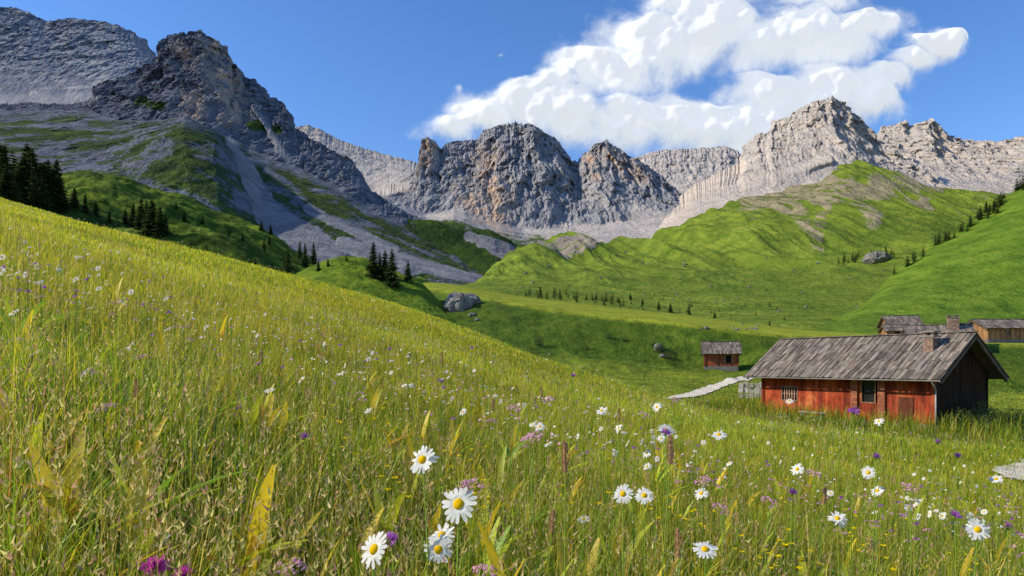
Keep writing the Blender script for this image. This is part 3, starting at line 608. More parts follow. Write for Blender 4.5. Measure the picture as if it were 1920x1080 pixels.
def knap(seed=0,mb=None,z0=0,mi=0,R=0.022,n=60):
    r=random.Random(seed); mb=mb or MB()
    for i in range(n):
        a=r.uniform(0,6.283); el=r.uniform(0.1,1.45); d=Vector((math.cos(a)*math.cos(el),math.sin(a)*math.cos(el),math.sin(el)*0.8))
        L=R*r.uniform(0.7,1.1); s=d.orthogonal().normalized()*0.0016; o=Vector((0,0,z0))
        mb.add([o+d*0.004-s*0.5,o+d*0.004+s*0.5,o+d*L+s,o+d*L*1.12,o+d*L-s],[(0,1,2,3,4)],mi=mi)
    return mb
UMB=[umbel(0,seed=k).mesh('flower_head',[M_pink]) for k in range(2)]
KN=knap(1).mesh('flower_head',[M_purp]); KM=knap(2,R=0.026,n=100).mesh('flower_head',[M_mag])
mb=MB(); dome(mb,0.007,-0.012,0); CAL=mb.mesh('calyx',[M_stem],True)
def spike():
    mb=MB(); r=random.Random(3)
    for i in range(260):
        t=r.random(); a=r.uniform(0,6.28); R=0.0058*math.sin(math.pi*min(1,t*0.9+0.12))**0.5
        c=Vector((R*math.cos(a),R*math.sin(a),t*0.07)); o=Vector((math.cos(a),math.sin(a),0.8)).normalized(); s=o.orthogonal().normalized()*0.0016
        mb.add([c-s,c+s,c+o*0.0055],[(0,1,2)])
    mb.cyl((0,0,0),(0,0,0.068),0.0045,0.0028,7); return mb
SPK=spike().mesh('seed_spike',[M_brown])
for px,py,d in [(965,766,2.6),(1027,749,2.9),(1003,818,2.0),(992,824,2.2),(885,912,1.5),(1443,942,2.0),(1350,953,2.2),(1705,915,2.0),(168,815,2.4),(200,905,2.0),(545,1066,1.3),(1318,903,2.4),(1525,888,2.5),(265,750,3.0),(1268,750,3.2),(30,783,2.6),(1208,778,3.2),(905,1075,1.4)]:
    stemmed('pink_umbel_flower',px,py,d,[('flower_head',random.choice(UMB))],'pale pink flat-topped umbel flower on green stem','flower','pink flowers in the meadow',Vector((random.uniform(-.3,.3),-0.5,1)),1.0)
for px,py,d in [(1642,858,2.4),(1600,773,2.2),(68,793,2.0),(485,683,4.2),(828,716,4.2),(1075,705,4.6),(1485,925,2.3),(1790,968,2.0),(733,1014,1.25),(1758,830,3.0),(1248,812,2.2),(450,765,3.0),(885,652,6),(730,655,6),(530,690,4.8),(1890,988,2.0),(570,1003,2.4),(1795,856,3.0)]:
    stemmed('purple_knapweed',px,py,d,[('flower_head',KN),('calyx',CAL)],'purple knapweed flower on thin stem','flower','purple flowers in the meadow',Vector((random.uniform(-.3,.3),-0.5,1)),0.9)
for px,py,d in [(292,1068,1.05),(345,1084,1.15)]:
    stemmed('magenta_knapweed',px,py,d,[('flower_head',KM),('calyx',CAL)],'large magenta knapweed flower close to ground','flower','purple flowers in the meadow',Vector((0,-0.6,1)),0.9)
for px,py,d in [(1060,885,1.4),(1257,870,1.5),(1035,1000,1.8),(1272,1045,1.5),(675,905,2.6),(925,770,3.5),(828,680,4),(1160,790,3.2),(490,740,4),(255,965,2.2),(1015,745,4),(1545,945,2.6)]:
    stemmed('grass_seed_spike',px,py,d,[('seed_spike',SPK)],'brown cylindrical grass seed spike on tall stem','plant','seed spikes in the meadow',Vector((random.uniform(-.06,.06),0,1)),0.9)
def smallof(kind,k):
    mb=MB()
    if kind=='p': umbel(0,0.020,26,k,0.007,mb,0.44)
    if kind=='k': knap(k,mb,0.44,0,0.018,30)
    if kind=='y':
        for q in range(3):
            ox,oy,oz=[(0,0,0.42),(0.03,0.02,0.36),(-0.03,0.01,0.38)][q]
            for i in range(5):
                a=i*1.2566+q; c,s=math.cos(a),math.sin(a); rr=0.011
                mb.add([(ox,oy,oz),(ox+c*rr*.7-s*rr*.5,oy+s*rr*.7+c*rr*.5,oz+.004),(ox+c*rr*1.1,oy+s*rr*1.1,oz+.007),(ox+c*rr*.7+s*rr*.5,oy+s*rr*.7-c*rr*.5,oz+.004)],[(0,1,2,3)])
            mb.cyl((0,0,oz-0.2),(ox,oy,oz-.001),0.0012,0.001,4,mi=1)
    if kind=='s':
        r=random.Random(k)
        for i in range(70):
            t=r.random(); a=r.uniform(0,6.28); c=Vector((0.004*math.cos(a),0.004*math.sin(a),0.45+t*0.055)); o=Vector((math.cos(a),math.sin(a),.8)); s=o.orthogonal().normalized()*.002
            mb.add([c-s,c+s,c+o*.005],[(0,1,2)])
    mb.cyl((0,0,0),(0,0,0.46 if kind!='y' else 0.22),0.0018,0.0013,5,mi=1); return mb
scatter([smallof('p',k).mesh('pink_umbel_flower',[M_pink,M_stem]) for k in range(3)],'pink_umbel_flower',170,3.0,12,'pale pink flat-topped umbel flower on green stem','flower','pink flowers in the meadow',0.7,1.05,0.015)
scatter([smallof('k',k).mesh('purple_knapweed',[M_purp,M_stem]) for k in range(3)],'purple_knapweed',130,3.2,14,'purple knapweed flower on thin stem','flower','purple flowers in the meadow',0.7,1.05,0.02)
scatter([smallof('y',k).mesh('buttercup',[M_by,M_stem]) for k in range(3)],'buttercup',100,1.6,16,'small yellow buttercup in the grass','flower','buttercups in the meadow',0.8,1.1,0.03)
scatter([smallof('s',k).mesh('grass_seed_spike',[M_brown,M_stem]) for k in range(3)],'grass_seed_spike',80,2.2,12,'brown cylindrical grass seed spike on tall stem','plant','seed spikes in the meadow',0.8,1.1,0.01)
m_leaf=leaf_mat('broad_leaf',0.45)
def broad(seed,cols):
    r=random.Random(seed); mb=MB()
    for i in range(r.randint(4,7)):
        a=r.uniform(0,6.28); L=r.uniform(0.20,0.38); W=L*r.uniform(0.08,0.13); b=r.uniform(0.2,0.8); col=r.choice(cols); k=r.uniform(.7,1.2)
        c,s=math.cos(a),math.sin(a); vs=[];N=7
        for j in range(N+1):
            t=j/N; rr=b*L*t*t; z=L*t*(1-0.45*b*t); w=W*math.sin(math.pi*min(1,(t*0.92+0.04)))**0.8*0.5
            vs+=[(c*rr-s*w,s*rr+c*w,z+w*0.5),(c*rr,s*rr,z),(c*rr+s*w,s*rr-c*w,z+w*0.5)]
        fs=[]
        for j in range(N): q=3*j; fs+=[(q,q+1,q+4,q+3),(q+1,q+2,q+5,q+4)]
        mb.add(vs,fs,tuple(x*k for x in col))
    return mb.mesh('broad_leaved_plant',[m_leaf],True)
BR=[broad(k,[(0.26,0.46,0.03),(0.50,0.58,0.03)]) for k in range(3)]+[broad(k+20,[(0.84,0.62,0.03),(0.78,0.42,0.03),(0.54,0.56,0.03),(0.3,0.44,0.03)]) for k in range(3)]
def put_broad(px,d,me,s):
    x=(px-CX)/F*d; o=obj('broad_leaved_plant',me,loc=(x,d,float(meadow(np.array([x]),np.array([d]))[0])),label='broad-leaved gentian plant with '+('yellowing' if me in BR[3:] else 'fresh green')+' leaves',cat='plant',group='broad-leaved plants in the grass')
    o.rotation_euler=(0,0,random.uniform(0,6.28)); o.scale=(s,s,s)
for px,d,k,s in [(140,1.25,3,1.1),(420,1.15,4,1.1),(470,1.6,5,1.2),(1380,1.15,0,1.25),(1905,1.25,3,1.25),(1500,2.2,1,1.3),(1240,1.5,4,1.25),(1310,1.5,3,1.2),(515,1.6,3,1.2),(890,2.0,4,1.3),(960,1.7,5,1.3),(60,1.8,4,1.1),(1520,1.9,4,1.3),(1640,1.5,1,1.2)]: put_broad(px,d,BR[k],s)
for i in range(190):
    d=math.exp(random.uniform(math.log(1.4),math.log(7))); put_broad(random.uniform(0,1920),d,random.choice(BR+BR[3:]),random.uniform(0.7,1.2))

# ================================================================ TREES
m_bark=simple_mat('bark',[(0.05,0.035,0.025),(0.12,0.09,0.06)],6,0.9,0.02,(1,1,0.2),use_col=False)
m_needle=leaf_mat('fir_needles',0.2)
def conifer(seed,wide=0.20,lod=1.0):
    r=random.Random(seed); mb=MB(); nw=int(26*lod)+6
    for i in range(nw):
        t=(i+r.uniform(-.3,.3))/nw; z=0.06+0.93*t; R=wide*(1-t)**0.75*r.uniform(0.75,1.15)+0.006
        nb=int((9 if lod>=1 else 7)*(1-0.4*t))+2
        for j in range(nb):
            a=r.uniform(0,6.283); L=R*r.uniform(0.6,1.15); droop=r.uniform(0.15,0.5)
            ns=max(2,int(5*lod*(0.4+L/wide)))
            for k in range(ns):
                q=(k+0.6)/ns; cx=math.cos(a)*L*q; cy=math.sin(a)*L*q; cz=z-droop*L*q+0.15*L*q*q+r.uniform(-.004,.004)
                w=(0.030+0.02*r.random())*(1.1-0.6*q)*(1.25-0.6*t); 
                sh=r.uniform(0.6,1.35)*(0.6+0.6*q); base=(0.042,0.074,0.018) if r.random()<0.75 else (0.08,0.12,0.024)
                u=Vector((-math.sin(a),math.cos(a),r.uniform(-.3,.3))).normalized(); f=Vector((math.cos(a),math.sin(a),-droop)).normalized(); p=Vector((cx,cy,cz))
                mb.add([p-u*w-f*w*.2-Vector((0,0,w*.35)),p-f*w*0.5+Vector((0,0,w*0.2)),p+u*w-f*w*.2-Vector((0,0,w*.35)),p+f*w*1.2],[(0,1,3),(1,2,3)],tuple(x*sh for x in base))
    mb.add([(0.006,0,0.95),(-0.004,0.005,0.95),(0,-0.006,0.95),(0,0,1.02)],[(0,1,3),(1,2,3),(2,0,3)],(0.05,0.08,0.015))
    return mb
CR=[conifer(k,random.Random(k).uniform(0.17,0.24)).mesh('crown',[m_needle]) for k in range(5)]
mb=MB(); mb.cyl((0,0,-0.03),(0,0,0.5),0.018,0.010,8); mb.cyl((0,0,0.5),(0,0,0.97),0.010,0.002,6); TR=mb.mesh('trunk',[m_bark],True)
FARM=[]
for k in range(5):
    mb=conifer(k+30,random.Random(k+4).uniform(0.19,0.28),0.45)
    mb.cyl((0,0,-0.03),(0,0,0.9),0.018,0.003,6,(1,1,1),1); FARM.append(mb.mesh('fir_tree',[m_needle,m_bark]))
def ray(surf,px,py):
    d=Vector(((px-CX)/F,1,(H0-py)/F)); ok,loc,nr,_=surf.ray_cast(Vector((0,0,0)),d.normalized()); return loc if ok else None
def fir(surf,px,py,hpx,near=True,label='tall dark green fir tree on a grassy slope',group='fir trees on the slopes',wide=1.0):
    loc=ray(surf,px,py)
    if loc is None: return
    h=hpx/F*loc.y; loc.z-=0.01*h; wide*=random.uniform(0.85,1.25)
    if near:
        e=obj('fir_tree',None,loc=loc,label=label,cat='tree',group=group)
        for nm,me in (('trunk',TR),('crown',random.choice(CR))):
            o=obj(nm,me,e); o.scale=(h*wide,h*wide,h); o.rotation_euler=(0,0,random.uniform(0,6.28))
    else:
        o=obj('fir_tree',random.choice(FARM),loc=loc,label=label,cat='tree',group=group); o.scale=(h*wide,h*wide,h); o.rotation_euler=(0,0,random.uniform(0,6.28))
for px,py,h in [(700,520,68),(735,538,74),(722,528,60),(765,528,42),(712,512,40)]: fir(mound,px,py,h,True,'tall dark fir tree on the grassy knoll',wide=1.35)
for px,py,h in [(597,508,22),(615,500,16),(650,490,12)]: fir(mound,px,py,h,True,wide=1.3)
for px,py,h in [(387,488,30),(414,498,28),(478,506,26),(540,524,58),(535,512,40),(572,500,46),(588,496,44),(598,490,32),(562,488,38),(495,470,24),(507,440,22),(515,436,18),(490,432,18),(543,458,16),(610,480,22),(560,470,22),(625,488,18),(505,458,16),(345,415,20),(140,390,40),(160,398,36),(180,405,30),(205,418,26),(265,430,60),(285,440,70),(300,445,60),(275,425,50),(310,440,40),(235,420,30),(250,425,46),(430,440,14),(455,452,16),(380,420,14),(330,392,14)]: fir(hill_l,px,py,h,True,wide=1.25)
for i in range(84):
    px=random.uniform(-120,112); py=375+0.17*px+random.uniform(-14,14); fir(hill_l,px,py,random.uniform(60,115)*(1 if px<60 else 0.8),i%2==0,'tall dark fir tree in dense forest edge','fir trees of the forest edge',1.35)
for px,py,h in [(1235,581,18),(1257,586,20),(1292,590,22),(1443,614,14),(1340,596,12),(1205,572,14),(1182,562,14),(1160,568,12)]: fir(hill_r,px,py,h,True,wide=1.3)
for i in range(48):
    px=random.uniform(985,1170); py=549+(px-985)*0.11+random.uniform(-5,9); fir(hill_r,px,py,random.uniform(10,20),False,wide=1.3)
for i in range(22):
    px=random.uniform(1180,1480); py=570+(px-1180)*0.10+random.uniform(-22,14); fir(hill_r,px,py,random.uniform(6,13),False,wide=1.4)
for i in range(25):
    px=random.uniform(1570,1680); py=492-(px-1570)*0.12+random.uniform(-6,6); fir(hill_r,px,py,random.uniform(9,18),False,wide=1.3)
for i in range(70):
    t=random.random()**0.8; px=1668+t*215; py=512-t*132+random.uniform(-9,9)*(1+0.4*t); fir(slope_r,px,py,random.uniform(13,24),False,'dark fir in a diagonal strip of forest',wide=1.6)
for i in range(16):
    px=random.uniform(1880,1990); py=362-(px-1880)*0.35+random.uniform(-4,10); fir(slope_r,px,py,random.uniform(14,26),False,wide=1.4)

# ================================================================ BOULDERS
m_stone=simple_mat('boulder_stone',[(0.10,0.095,0.085),(0.34,0.31,0.27)],2.5,0.95,0.05,use_col=False)
def boulder_mesh(seed,sub=5):
    import bmesh
    bm=bmesh.new(); bmesh.ops.create_icosphere(bm,subdivisions=sub,radius=0.5)
    P=np.array([v.co[:] for v in bm.verts]); r=fbm(P[:,0]*2+seed*9,P[:,1]*2,P[:,2]*2,5,0.6,True)
    r2=fbm(P[:,0]*1.2+seed*5,P[:,1]*1.2,P[:,2]*1.2,2)
    P=P*(1+0.5*r+0.7*r2)[:,None]; P[:,2]*=0.8
    for v,p in zip(bm.verts,P): v.co=p
    me=bpy.data.meshes.new('boulder'); bm.to_mesh(me); bm.free(); me.materials.append(m_stone); return me
BO=[boulder_mesh(k) for k in range(4)]
def boulder(surf,px,py,wpx,label='weathered grey boulder lying in grass',sz=0.8,k=None):
    loc=ray(surf,px,py)
    if loc is None: return
    s=wpx/F*loc.y; o=obj('boulder',BO[k if k is not None else random.randrange(4)],loc=loc+Vector((0,0,s*0.1)),label=label,cat='rock',group='boulders on the pasture')
    o.scale=(s,s*0.9,s*sz); o.rotation_euler=(0,0,random.uniform(0,6.28))
boulder(valley,860,578,44,'large craggy grey boulder on the grassy bank',1.1,0); boulder(valley,880,570,34,'large craggy grey boulder on the grassy bank',0.8,1); boulder(valley,848,580,26,k=2)
boulder(valley,886,592,12); boulder(valley,893,601,8); boulder(valley,1236,655,14,'mossy rock outcrop on the bank',1.2,1); boulder(valley,1243,668,10,k=3)
boulder(hill_r,1648,488,36,'rocky outcrop on the green hill',0.7); boulder(hill_r,1640,492,20)
for i in range(60):
    px=random.uniform(960,1700); py=random.uniform(470,600); boulder(hill_r,px,py,random.uniform(2.5,6))
for i in range(12): boulder(valley,random.uniform(1290,1430),random.uniform(606,620),random.uniform(3,7))

# ================================================================ BUILDINGS
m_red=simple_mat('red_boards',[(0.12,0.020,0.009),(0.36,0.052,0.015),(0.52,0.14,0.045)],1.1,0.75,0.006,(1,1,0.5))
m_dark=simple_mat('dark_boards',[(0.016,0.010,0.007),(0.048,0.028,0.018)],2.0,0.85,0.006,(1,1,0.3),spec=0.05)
m_shake=simple_mat('roof_shakes',[(0.12,0.10,0.085),(0.28,0.24,0.20)],3.0,0.85,0.006,(1,0.4,1))
m_brick=simple_mat('masonry',[(0.22,0.12,0.08),(0.38,0.28,0.21)],7,0.9,0.01)
m_pil=simple_mat('pillar_masonry',[(0.26,0.07,0.03),(0.42,0.17,0.09)],7,0.9,0.01)
m_plast=simple_mat('pale_stone',[(0.42,0.38,0.33),(0.68,0.64,0.57)],3,0.9,0.02)
m_foot=simple_mat('footing_stone',[(0.14,0.12,0.10),(0.28,0.24,0.20)],3,0.9,0.02)
m_black=simple_mat('dark_interior',[(0.008,0.007,0.006),(0.015,0.013,0.012)],2,0.9,0.001,use_col=False)
m_glass=simple_mat('window_pane',[(0.012,0.012,0.014),(0.03,0.03,0.035)],2,0.25,0.0005,use_col=False,spec=0.4)
m_metal=simple_mat('zinc_metal',[(0.30,0.28,0.26),(0.45,0.43,0.40)],3,0.45,0.001,use_col=False)
m_wood=simple_mat('weathered_wood',[(0.20,0.10,0.045),(0.40,0.21,0.09)],3,0.8,0.005,(1,1,0.3))
m_gwood=simple_mat('grey_wood',[(0.22,0.10,0.06),(0.38,0.22,0.15)],3,0.85,0.005)
def boards(mb,x0,x1,z0,zf,y,th,wd,mi,holes=(),axis='x',bright=0.15,out=-1):
    r=random.Random(int(abs(x0*31+y*7)*10)+3)
    x=x0
    while x<x1-1e-4:
        xe=min(x1,x+wd*r.uniform(0.85,1.15)); top=min(zf(x),zf(xe)); segs=[(z0,top)]
        for hx0,hx1,hz0,hz1 in holes:
            if xe>hx0+0.02 and x<hx1-0.02:
                ns=[]
                for a,b in segs:
                    if hz0>a: ns.append((a,min(b,hz0)))
                    if hz1<b: ns.append((max(a,hz1),b))
                segs=ns
        k=1+r.uniform(-bright,bright); o=r.uniform(0,0.012)*out
        for a,b in segs:
            if b-a<0.02: continue
            if axis=='x': mb.box(x+0.004,xe-0.004,y+min(o,o+out*th),y+max(o,o+out*th),a,b,(k,k,k),mi)
            else: mb.box(y+min(o,o+out*th),y+max(o,o+out*th),x+0.004,xe-0.004,a,b,(k,k,k),mi)
        x=xe
def roof_mesh(L,W,ze,zr,ovx,ovy,board=0.17,courses=4,seed=1):
    mb=MB(); r=random.Random(seed); slope=(zr-ze)/(W/2)
    for side in (0,1):
        run=W/2+ovy; ang=math.atan(slope); Ls=run/math.cos(ang)
        if side==0: M=Matrix.Translation((0,-ovy,ze-slope*ovy))@Matrix.Rotation(ang,4,'X')
        else: M=Matrix.Translation((0,W+ovy,ze-slope*ovy))@Matrix.Rotation(math.pi,4,'Z')@Matrix.Rotation(ang,4,'X')
        xa,xb=(-ovx,L+ovx) if side==0 else (-L-ovx,ovx)
        mb.box(xa+0.05,xb-0.05,0.05,Ls-0.02,-0.10,-0.03,(0.5,0.45,0.4),0,M)
        cl=Ls/courses
        for c in range(courses):
            x=xa
            while x<xb-0.02:
                xe=min(xb,x+board*r.uniform(0.7,1.25)); k=r.uniform(0.5,1.35); kk=(k*r.uniform(.97,1.1),k,k*r.uniform(.88,1.0))
                y0=c*cl-0.06+r.uniform(-.07,.04); y1=min(Ls+0.01,(c+1)*cl+0.10); lift=r.uniform(0,0.028)+(0.0 if int(x/board)%2 else 0.02)
                T=M@Matrix.Translation((0,y0,0.0+lift))@Matrix.Rotation(-0.022+r.uniform(-.008,.008),4,'X')
                mb.box(x+0.005,xe-0.005,0,y1-y0,0.02,0.045,kk,0,T); x=xe
    mb.box(-ovx,L+ovx,W/2-0.14,W/2+0.02,zr+0.05,zr+0.09,(0.8,0.8,0.8),0); mb.box(-ovx,L+ovx,W/2+0.023,W/2+0.16,zr+0.045,zr+0.085,(0.7,0.7,0.7),0)
    for xx in (-ovx+0.06,L+ovx-0.06):
        for side in (0,1):
            run=W/2+ovy; ang=math.atan(slope); Ls=run/math.cos(ang)
            M=Matrix.Translation((0,-ovy,ze-slope*ovy))@Matrix.Rotation(ang,4,'X') if side==0 else Matrix.Translation((0,W+ovy,ze-slope*ovy))@Matrix.Rotation(math.pi,4,'Z')@Matrix.Rotation(ang,4,'X')
            q=xx if side==0 else -xx
            mb.box(q-0.05,q+0.05,0.02,Ls-0.1,-0.22,-0.103,(0.6,0.5,0.4),0,M)
    return mb.mesh('roof',[m_shake])
def house(name,loc,rotz,L,W,hw,hr,label,redmat,sidemat,windows,doors,chims=(),ovx=0.6,ovy=0.6,gutter=False,base=0.35,cat='house',group=None,courses=4,board=0.17,foot=1.5):
    e=obj(name,None,loc=loc,label=label,cat=cat,group=group); e.rotation_euler=(0,0,rotz)
    mb=MB(); holes=[(w[0],w[0]+w[2],w[1],w[1]+w[3]) for w in windows]+[(d[0],d[0]+d[2],base if d[1] is None else d[1],d[3]) for d in doors]
    tz=lambda x:hw; gz=lambda y: hw+(hr-hw)*(1-abs(y-W/2)/(W/2))-0.06
    ins=0.14
    mb.box(ins,L-ins,ins,W-ins,-foot,hw-0.02,(0.6,0.6,0.6),2)
    boards(mb,0,L,base,tz,0.0,0.03,0.17,0,holes,'x',0.32,-1); 
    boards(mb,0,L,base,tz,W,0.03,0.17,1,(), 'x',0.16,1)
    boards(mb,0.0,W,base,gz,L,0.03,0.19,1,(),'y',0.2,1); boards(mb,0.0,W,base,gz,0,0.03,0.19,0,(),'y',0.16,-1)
    mb.box(-0.02,L+0.02,-0.05,0.0,-foot,base-0.004,(1,1,1),3); mb.box(L,L+0.06,0.003,W+0.05,-foot,base-0.004,(.8,.8,.8),3); mb.box(-0.06,0-0.02,0.003,W+0.05,-foot,base-0.004,(.8,.8,.8),3)
    for cx_,cy_ in ((0.0,-0.035),(L,-0.035),(L,W+0.035),(0,W+0.035)):
        mb.box(cx_-0.07,cx_+0.07,cy_-0.07,cy_+0.04,base,hw,(0.8,0.8,0.8),0 if cy_<0 else 1)
    obj('wall',mb.mesh('wall',[redmat,sidemat,m_black,m_foot]),e)
    rf=obj('roof',roof_mesh(L,W,hw,hr,ovx,ovy,board,courses,seed=int(L*10)),e)
    for (cx_,cy_,s,zt,zb) in chims:
        mb=MB(); nrow=int((zt-zb)/0.11); r=random.Random(5)
        for i in range(nrow):
            z=zb+i*0.11
            for k in range(3):
                k1=r.uniform(0.7,1.2)
                mb.box(cx_-s/2+k*s/3+0.004,cx_-s/2+(k+1)*s/3-0.004,cy_-s/2,cy_+s/2,z+0.004,z+0.106,(k1,k1*.97,k1*.95),0)
        mb.box(cx_-s/2-.06,cx_+s/2+.06,cy_-s/2-.06,cy_+s/2+.06,zt,zt+0.06,(.5,.48,.46),1)
        for a,b in ((-1,-1),(1,-1),(1,1),(-1,1)): mb.box(cx_+a*s*.36-.05,cx_+a*s*.36+.05,cy_+b*s*.36-.05,cy_+b*s*.36+.05,zt+.063,zt+.2,(1,1,1),0)
        mb.box(cx_-s/2-.08,cx_+s/2+.08,cy_-s/2-.08,cy_+s/2+.08,zt+.203,zt+.26,(0.45,0.43,0.4),1)
        obj('chimney',mb.mesh('chimney',[m_brick,m_plast]),rf)
    for (x,z,wd,ht,bars) in windows:
        mb=MB(); mb.box(x,x+wd,0.02,0.04,z,z+ht,(1,1,1),0); wn=obj('window',mb.mesh('window',[m_glass]),e)
        mb=MB(); t=0.06
        mb.box(x-t,x+wd+t,-0.07,-0.045,z-t,z,(1,1,1)); mb.box(x-t,x+wd+t,-0.07,-0.045,z+ht,z+ht+t,(1,1,1)); mb.box(x-t,x,-0.07,-0.045,z,z+ht,(1,1,1)); mb.box(x+wd,x+wd+t,-0.07,-0.045,z,z+ht,(1,1,1))
        for b in range(bars if bars>2 else 0): 
            xb=x+wd*(b+1)/(bars+1); mb.box(xb-0.028,xb+0.028,-0.066,-0.05,z,z+ht,(1.3,1.4,1.4))
        if bars>2: mb.box(x,x+wd,-0.049,-0.04,z+ht*0.5-0.02,z+ht*0.5+0.02,(1,1,1))
        obj('frame',mb.mesh('frame',[m_gwood if bars>2 else m_wood]),wn)
    for (x,zb,wd,zt) in doors:
        zb=base if zb is None else zb
        mb=MB(); boards(mb,x,x+wd,zb,lambda q:zt-0.3,0.09,0.03,0.15,0,(),'x',0.2,-1); dr=obj('door',mb.mesh('door',[m_dark]),e)
        mb=MB(); t=0.16
        mb.box(x-t,x,-0.10,0.0-.045,zb,zt+0.12,(1,1,1)); mb.box(x+wd,x+wd+t,-0.10,-.045,zb,zt+0.12,(1,1,1)); mb.box(x,x+wd,-0.10,-.045,zt,zt+0.12,(.9,.9,.9))
        obj('frame',mb.mesh('frame',[m_wood]),dr)
    if gutter:
        mb=MB(); ang=(hr-hw)/(W/2); zg=hw-ang*ovy-0.03
        n=8; vs=[];fs=[]
        for xx in (-ovx,L+ovx):
            for i in range(n+1): t=math.pi*i/n; vs.append((xx,-ovy-0.09-0.06*math.cos(t),zg-0.06*math.sin(t)))
        for i in range(n): fs.append((i,i+1,n+2+i,n+1+i))
        mb.add(vs,fs); obj('gutter',mb.mesh('gutter',[m_metal],True),e)
        mb=MB(); mb.cyl((L+0.3,-ovy-0.05,zg-0.05),(L+0.10,-0.09,zg-0.45),0.035,0.035,8); mb.cyl((L+0.10,-0.09,zg-0.45),(L+0.10,-0.09,0.0),0.035,0.035,8)
        obj('downpipe',mb.mesh('downpipe',[m_metal],True),e)
    return e
rot=math.atan2(-0.86,0.51)
A=Vector(((1432-CX)/F*37.8,37.8,-2.8))
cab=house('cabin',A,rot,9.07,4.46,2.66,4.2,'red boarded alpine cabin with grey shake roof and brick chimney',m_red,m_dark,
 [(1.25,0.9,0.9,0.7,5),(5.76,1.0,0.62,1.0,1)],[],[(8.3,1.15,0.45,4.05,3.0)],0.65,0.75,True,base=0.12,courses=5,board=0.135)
def cpart(nm,mb,mats): return obj(nm,mb.mesh(nm,mats),cab)
for xx in (5.22,6.58): 
    mb=MB()
    for i in range(17):
        k=random.uniform(.75,1.2); mb.box(xx,xx+0.34,-0.16,-0.072,0.12+i*0.13,0.24+i*0.13,(k,k,k))
    cpart('pillar',mb,[m_pil])
mb=MB(); mb.box(0.08,8.99,-0.14,-0.075,2.30,2.5,(0.6,0.55,0.5)); 
for i in range(16): mb.box(0.1+i*0.59,0.19+i*0.59,-0.6,-0.15,2.12,2.22,(0.6,0.55,0.5))
cpart('eave_beam',mb,[m_dark])
m_door=simple_mat('door_boards',[(0.09,0.025,0.012),(0.20,0.06,0.025)],2,0.8,0.005,(1,1,0.3))
mb=MB(); boards(mb,7.5,8.2,0.14,lambda x:1.3,-0.045,0.03,0.16,0,(),'x',0.25,-1); cpart('door',mb,[m_door])
R3=Matrix.Rotation(rot,4,'Z')
mb=MB(); mb.box(0,1.5,0,0.35,0.32,0.36,(1,1,1)); mb.box(0.15,0.22,0.05,0.3,-0.2,0.317,(.8,.8,.8)); mb.box(1.28,1.35,0.05,0.3,-0.2,0.317,(.8,.8,.8)); mb.box(0.22,1.28,0.15,0.2,0.1,0.16,(.8,.8,.8))
b=obj('bench',mb.mesh('bench',[m_plast]),loc=A+R3@Vector((2.9,-1.0,0.05)),label='plain pale wooden bench beside the cabin wall',cat='bench'); b.rotation_euler=(0,0,rot)
m_logs=simple_mat('red_logs',[(0.20,0.05,0.02),(0.40,0.11,0.04)],2,0.8,0.01,(0.4,1,1))
p=ray(valley,1320,692); k=p.y/76
house('shed',Vector((p.x,p.y-0.3,p.z+0.25)),math.radians(-14),3.5*k,2.6*k,1.75*k,2.75*k,'small reddish log shed with grey plank roof',m_logs,m_dark,[],[(2.2*k,0.35,0.6*k,1.25*k)],(),0.35,0.42,False,0.05,'shed')
house('hut',at(1668,628,100),math.radians(-10),4.2,4.0,1.6,2.9,'small brown alpine hut with grey shake roof',m_wood,m_dark,[(1.7,0.5,0.7,0.6,1)],[(0.5,None,0.8,1.3)],(),0.4,0.5,False,0.1,'house','farm huts above the valley',3,0.25)
house('hut',at(1664,636,86),math.radians(-10),2.4,2.4,1.2,1.9,'low brown wooden hut with shingle roof',m_wood,m_dark,[],[(0.8,None,0.6,0.9)],(),0.3,0.3,False,0.1,'house','farm huts above the valley',2,0.25)
house('farmhouse',at(1706,650,66),math.radians(-25),5.0,4.0,1.1,2.1,'brown wooden farmhouse with grey roof and stone chimney',m_wood,m_dark,[(2.0,0.4,0.6,0.5,1)],[(3.7,None,0.7,1.0)],[(3.7,1.2,0.9,2.75,1.4)],0.4,0.5,False,0.1,'house','farm huts above the valley',3,0.25)
house('barn',at(1800,641,86),math.radians(4),4.2,4.0,1.35,2.4,'long low brown barn with grey plank roof',m_wood,m_dark,[(1.4,0.5,0.5,0.4,1)],[(3.0,None,0.7,1.0)],(),0.4,0.4,False,0.1,'barn','farm huts above the valley',3,0.25)
house('barn',at(1853,638,76),math.radians(2),7.5,4.2,1.5,2.45,'orange-brown wooden barn with weathered shake roof',m_wood,m_dark,[(2.0,0.55,0.5,0.5,1)],[(5.0,None,0.9,1.2)],(),0.4,0.4,False,0.1,'barn','farm huts above the valley',3,0.25)
def wall_run(name,pts,h,th,mat,label,cat):
    mb=MB(); r=random.Random(9)
    for (p,q) in zip(pts[:-1],pts[1:]):
        dv=(q-p); L=dv.length; n=int(L/0.35)+1
        for i in range(n):
            for lv in range(3):
                a=p+dv*(i/n); w=L/n*r.uniform(.8,1.05); hh=h/3
                M=Matrix.Translation(a+Vector((0,0,lv*hh+r.uniform(-.02,.02))))@Matrix.Rotation(math.atan2(dv.y,dv.x)+r.uniform(-.12,.12),4,'Z')@Matrix.Rotation(r.uniform(-.08,.08),4,'Y')
                k=r.uniform(.7,1.2); mb.box(0.01,w,-th/2*r.uniform(.7,1.1),th/2*r.uniform(.7,1.1),0.006,hh*r.uniform(.75,1.05),(k,k,k),0,M)
    return obj(name,mb.mesh(name,[mat]),label=label,cat=cat)
wall_run('stone_wall',[at(1385,746,41.5),at(1434,747,41)],0.95,0.35,m_plast,'low pale dry-stone wall meeting the cabin','wall')
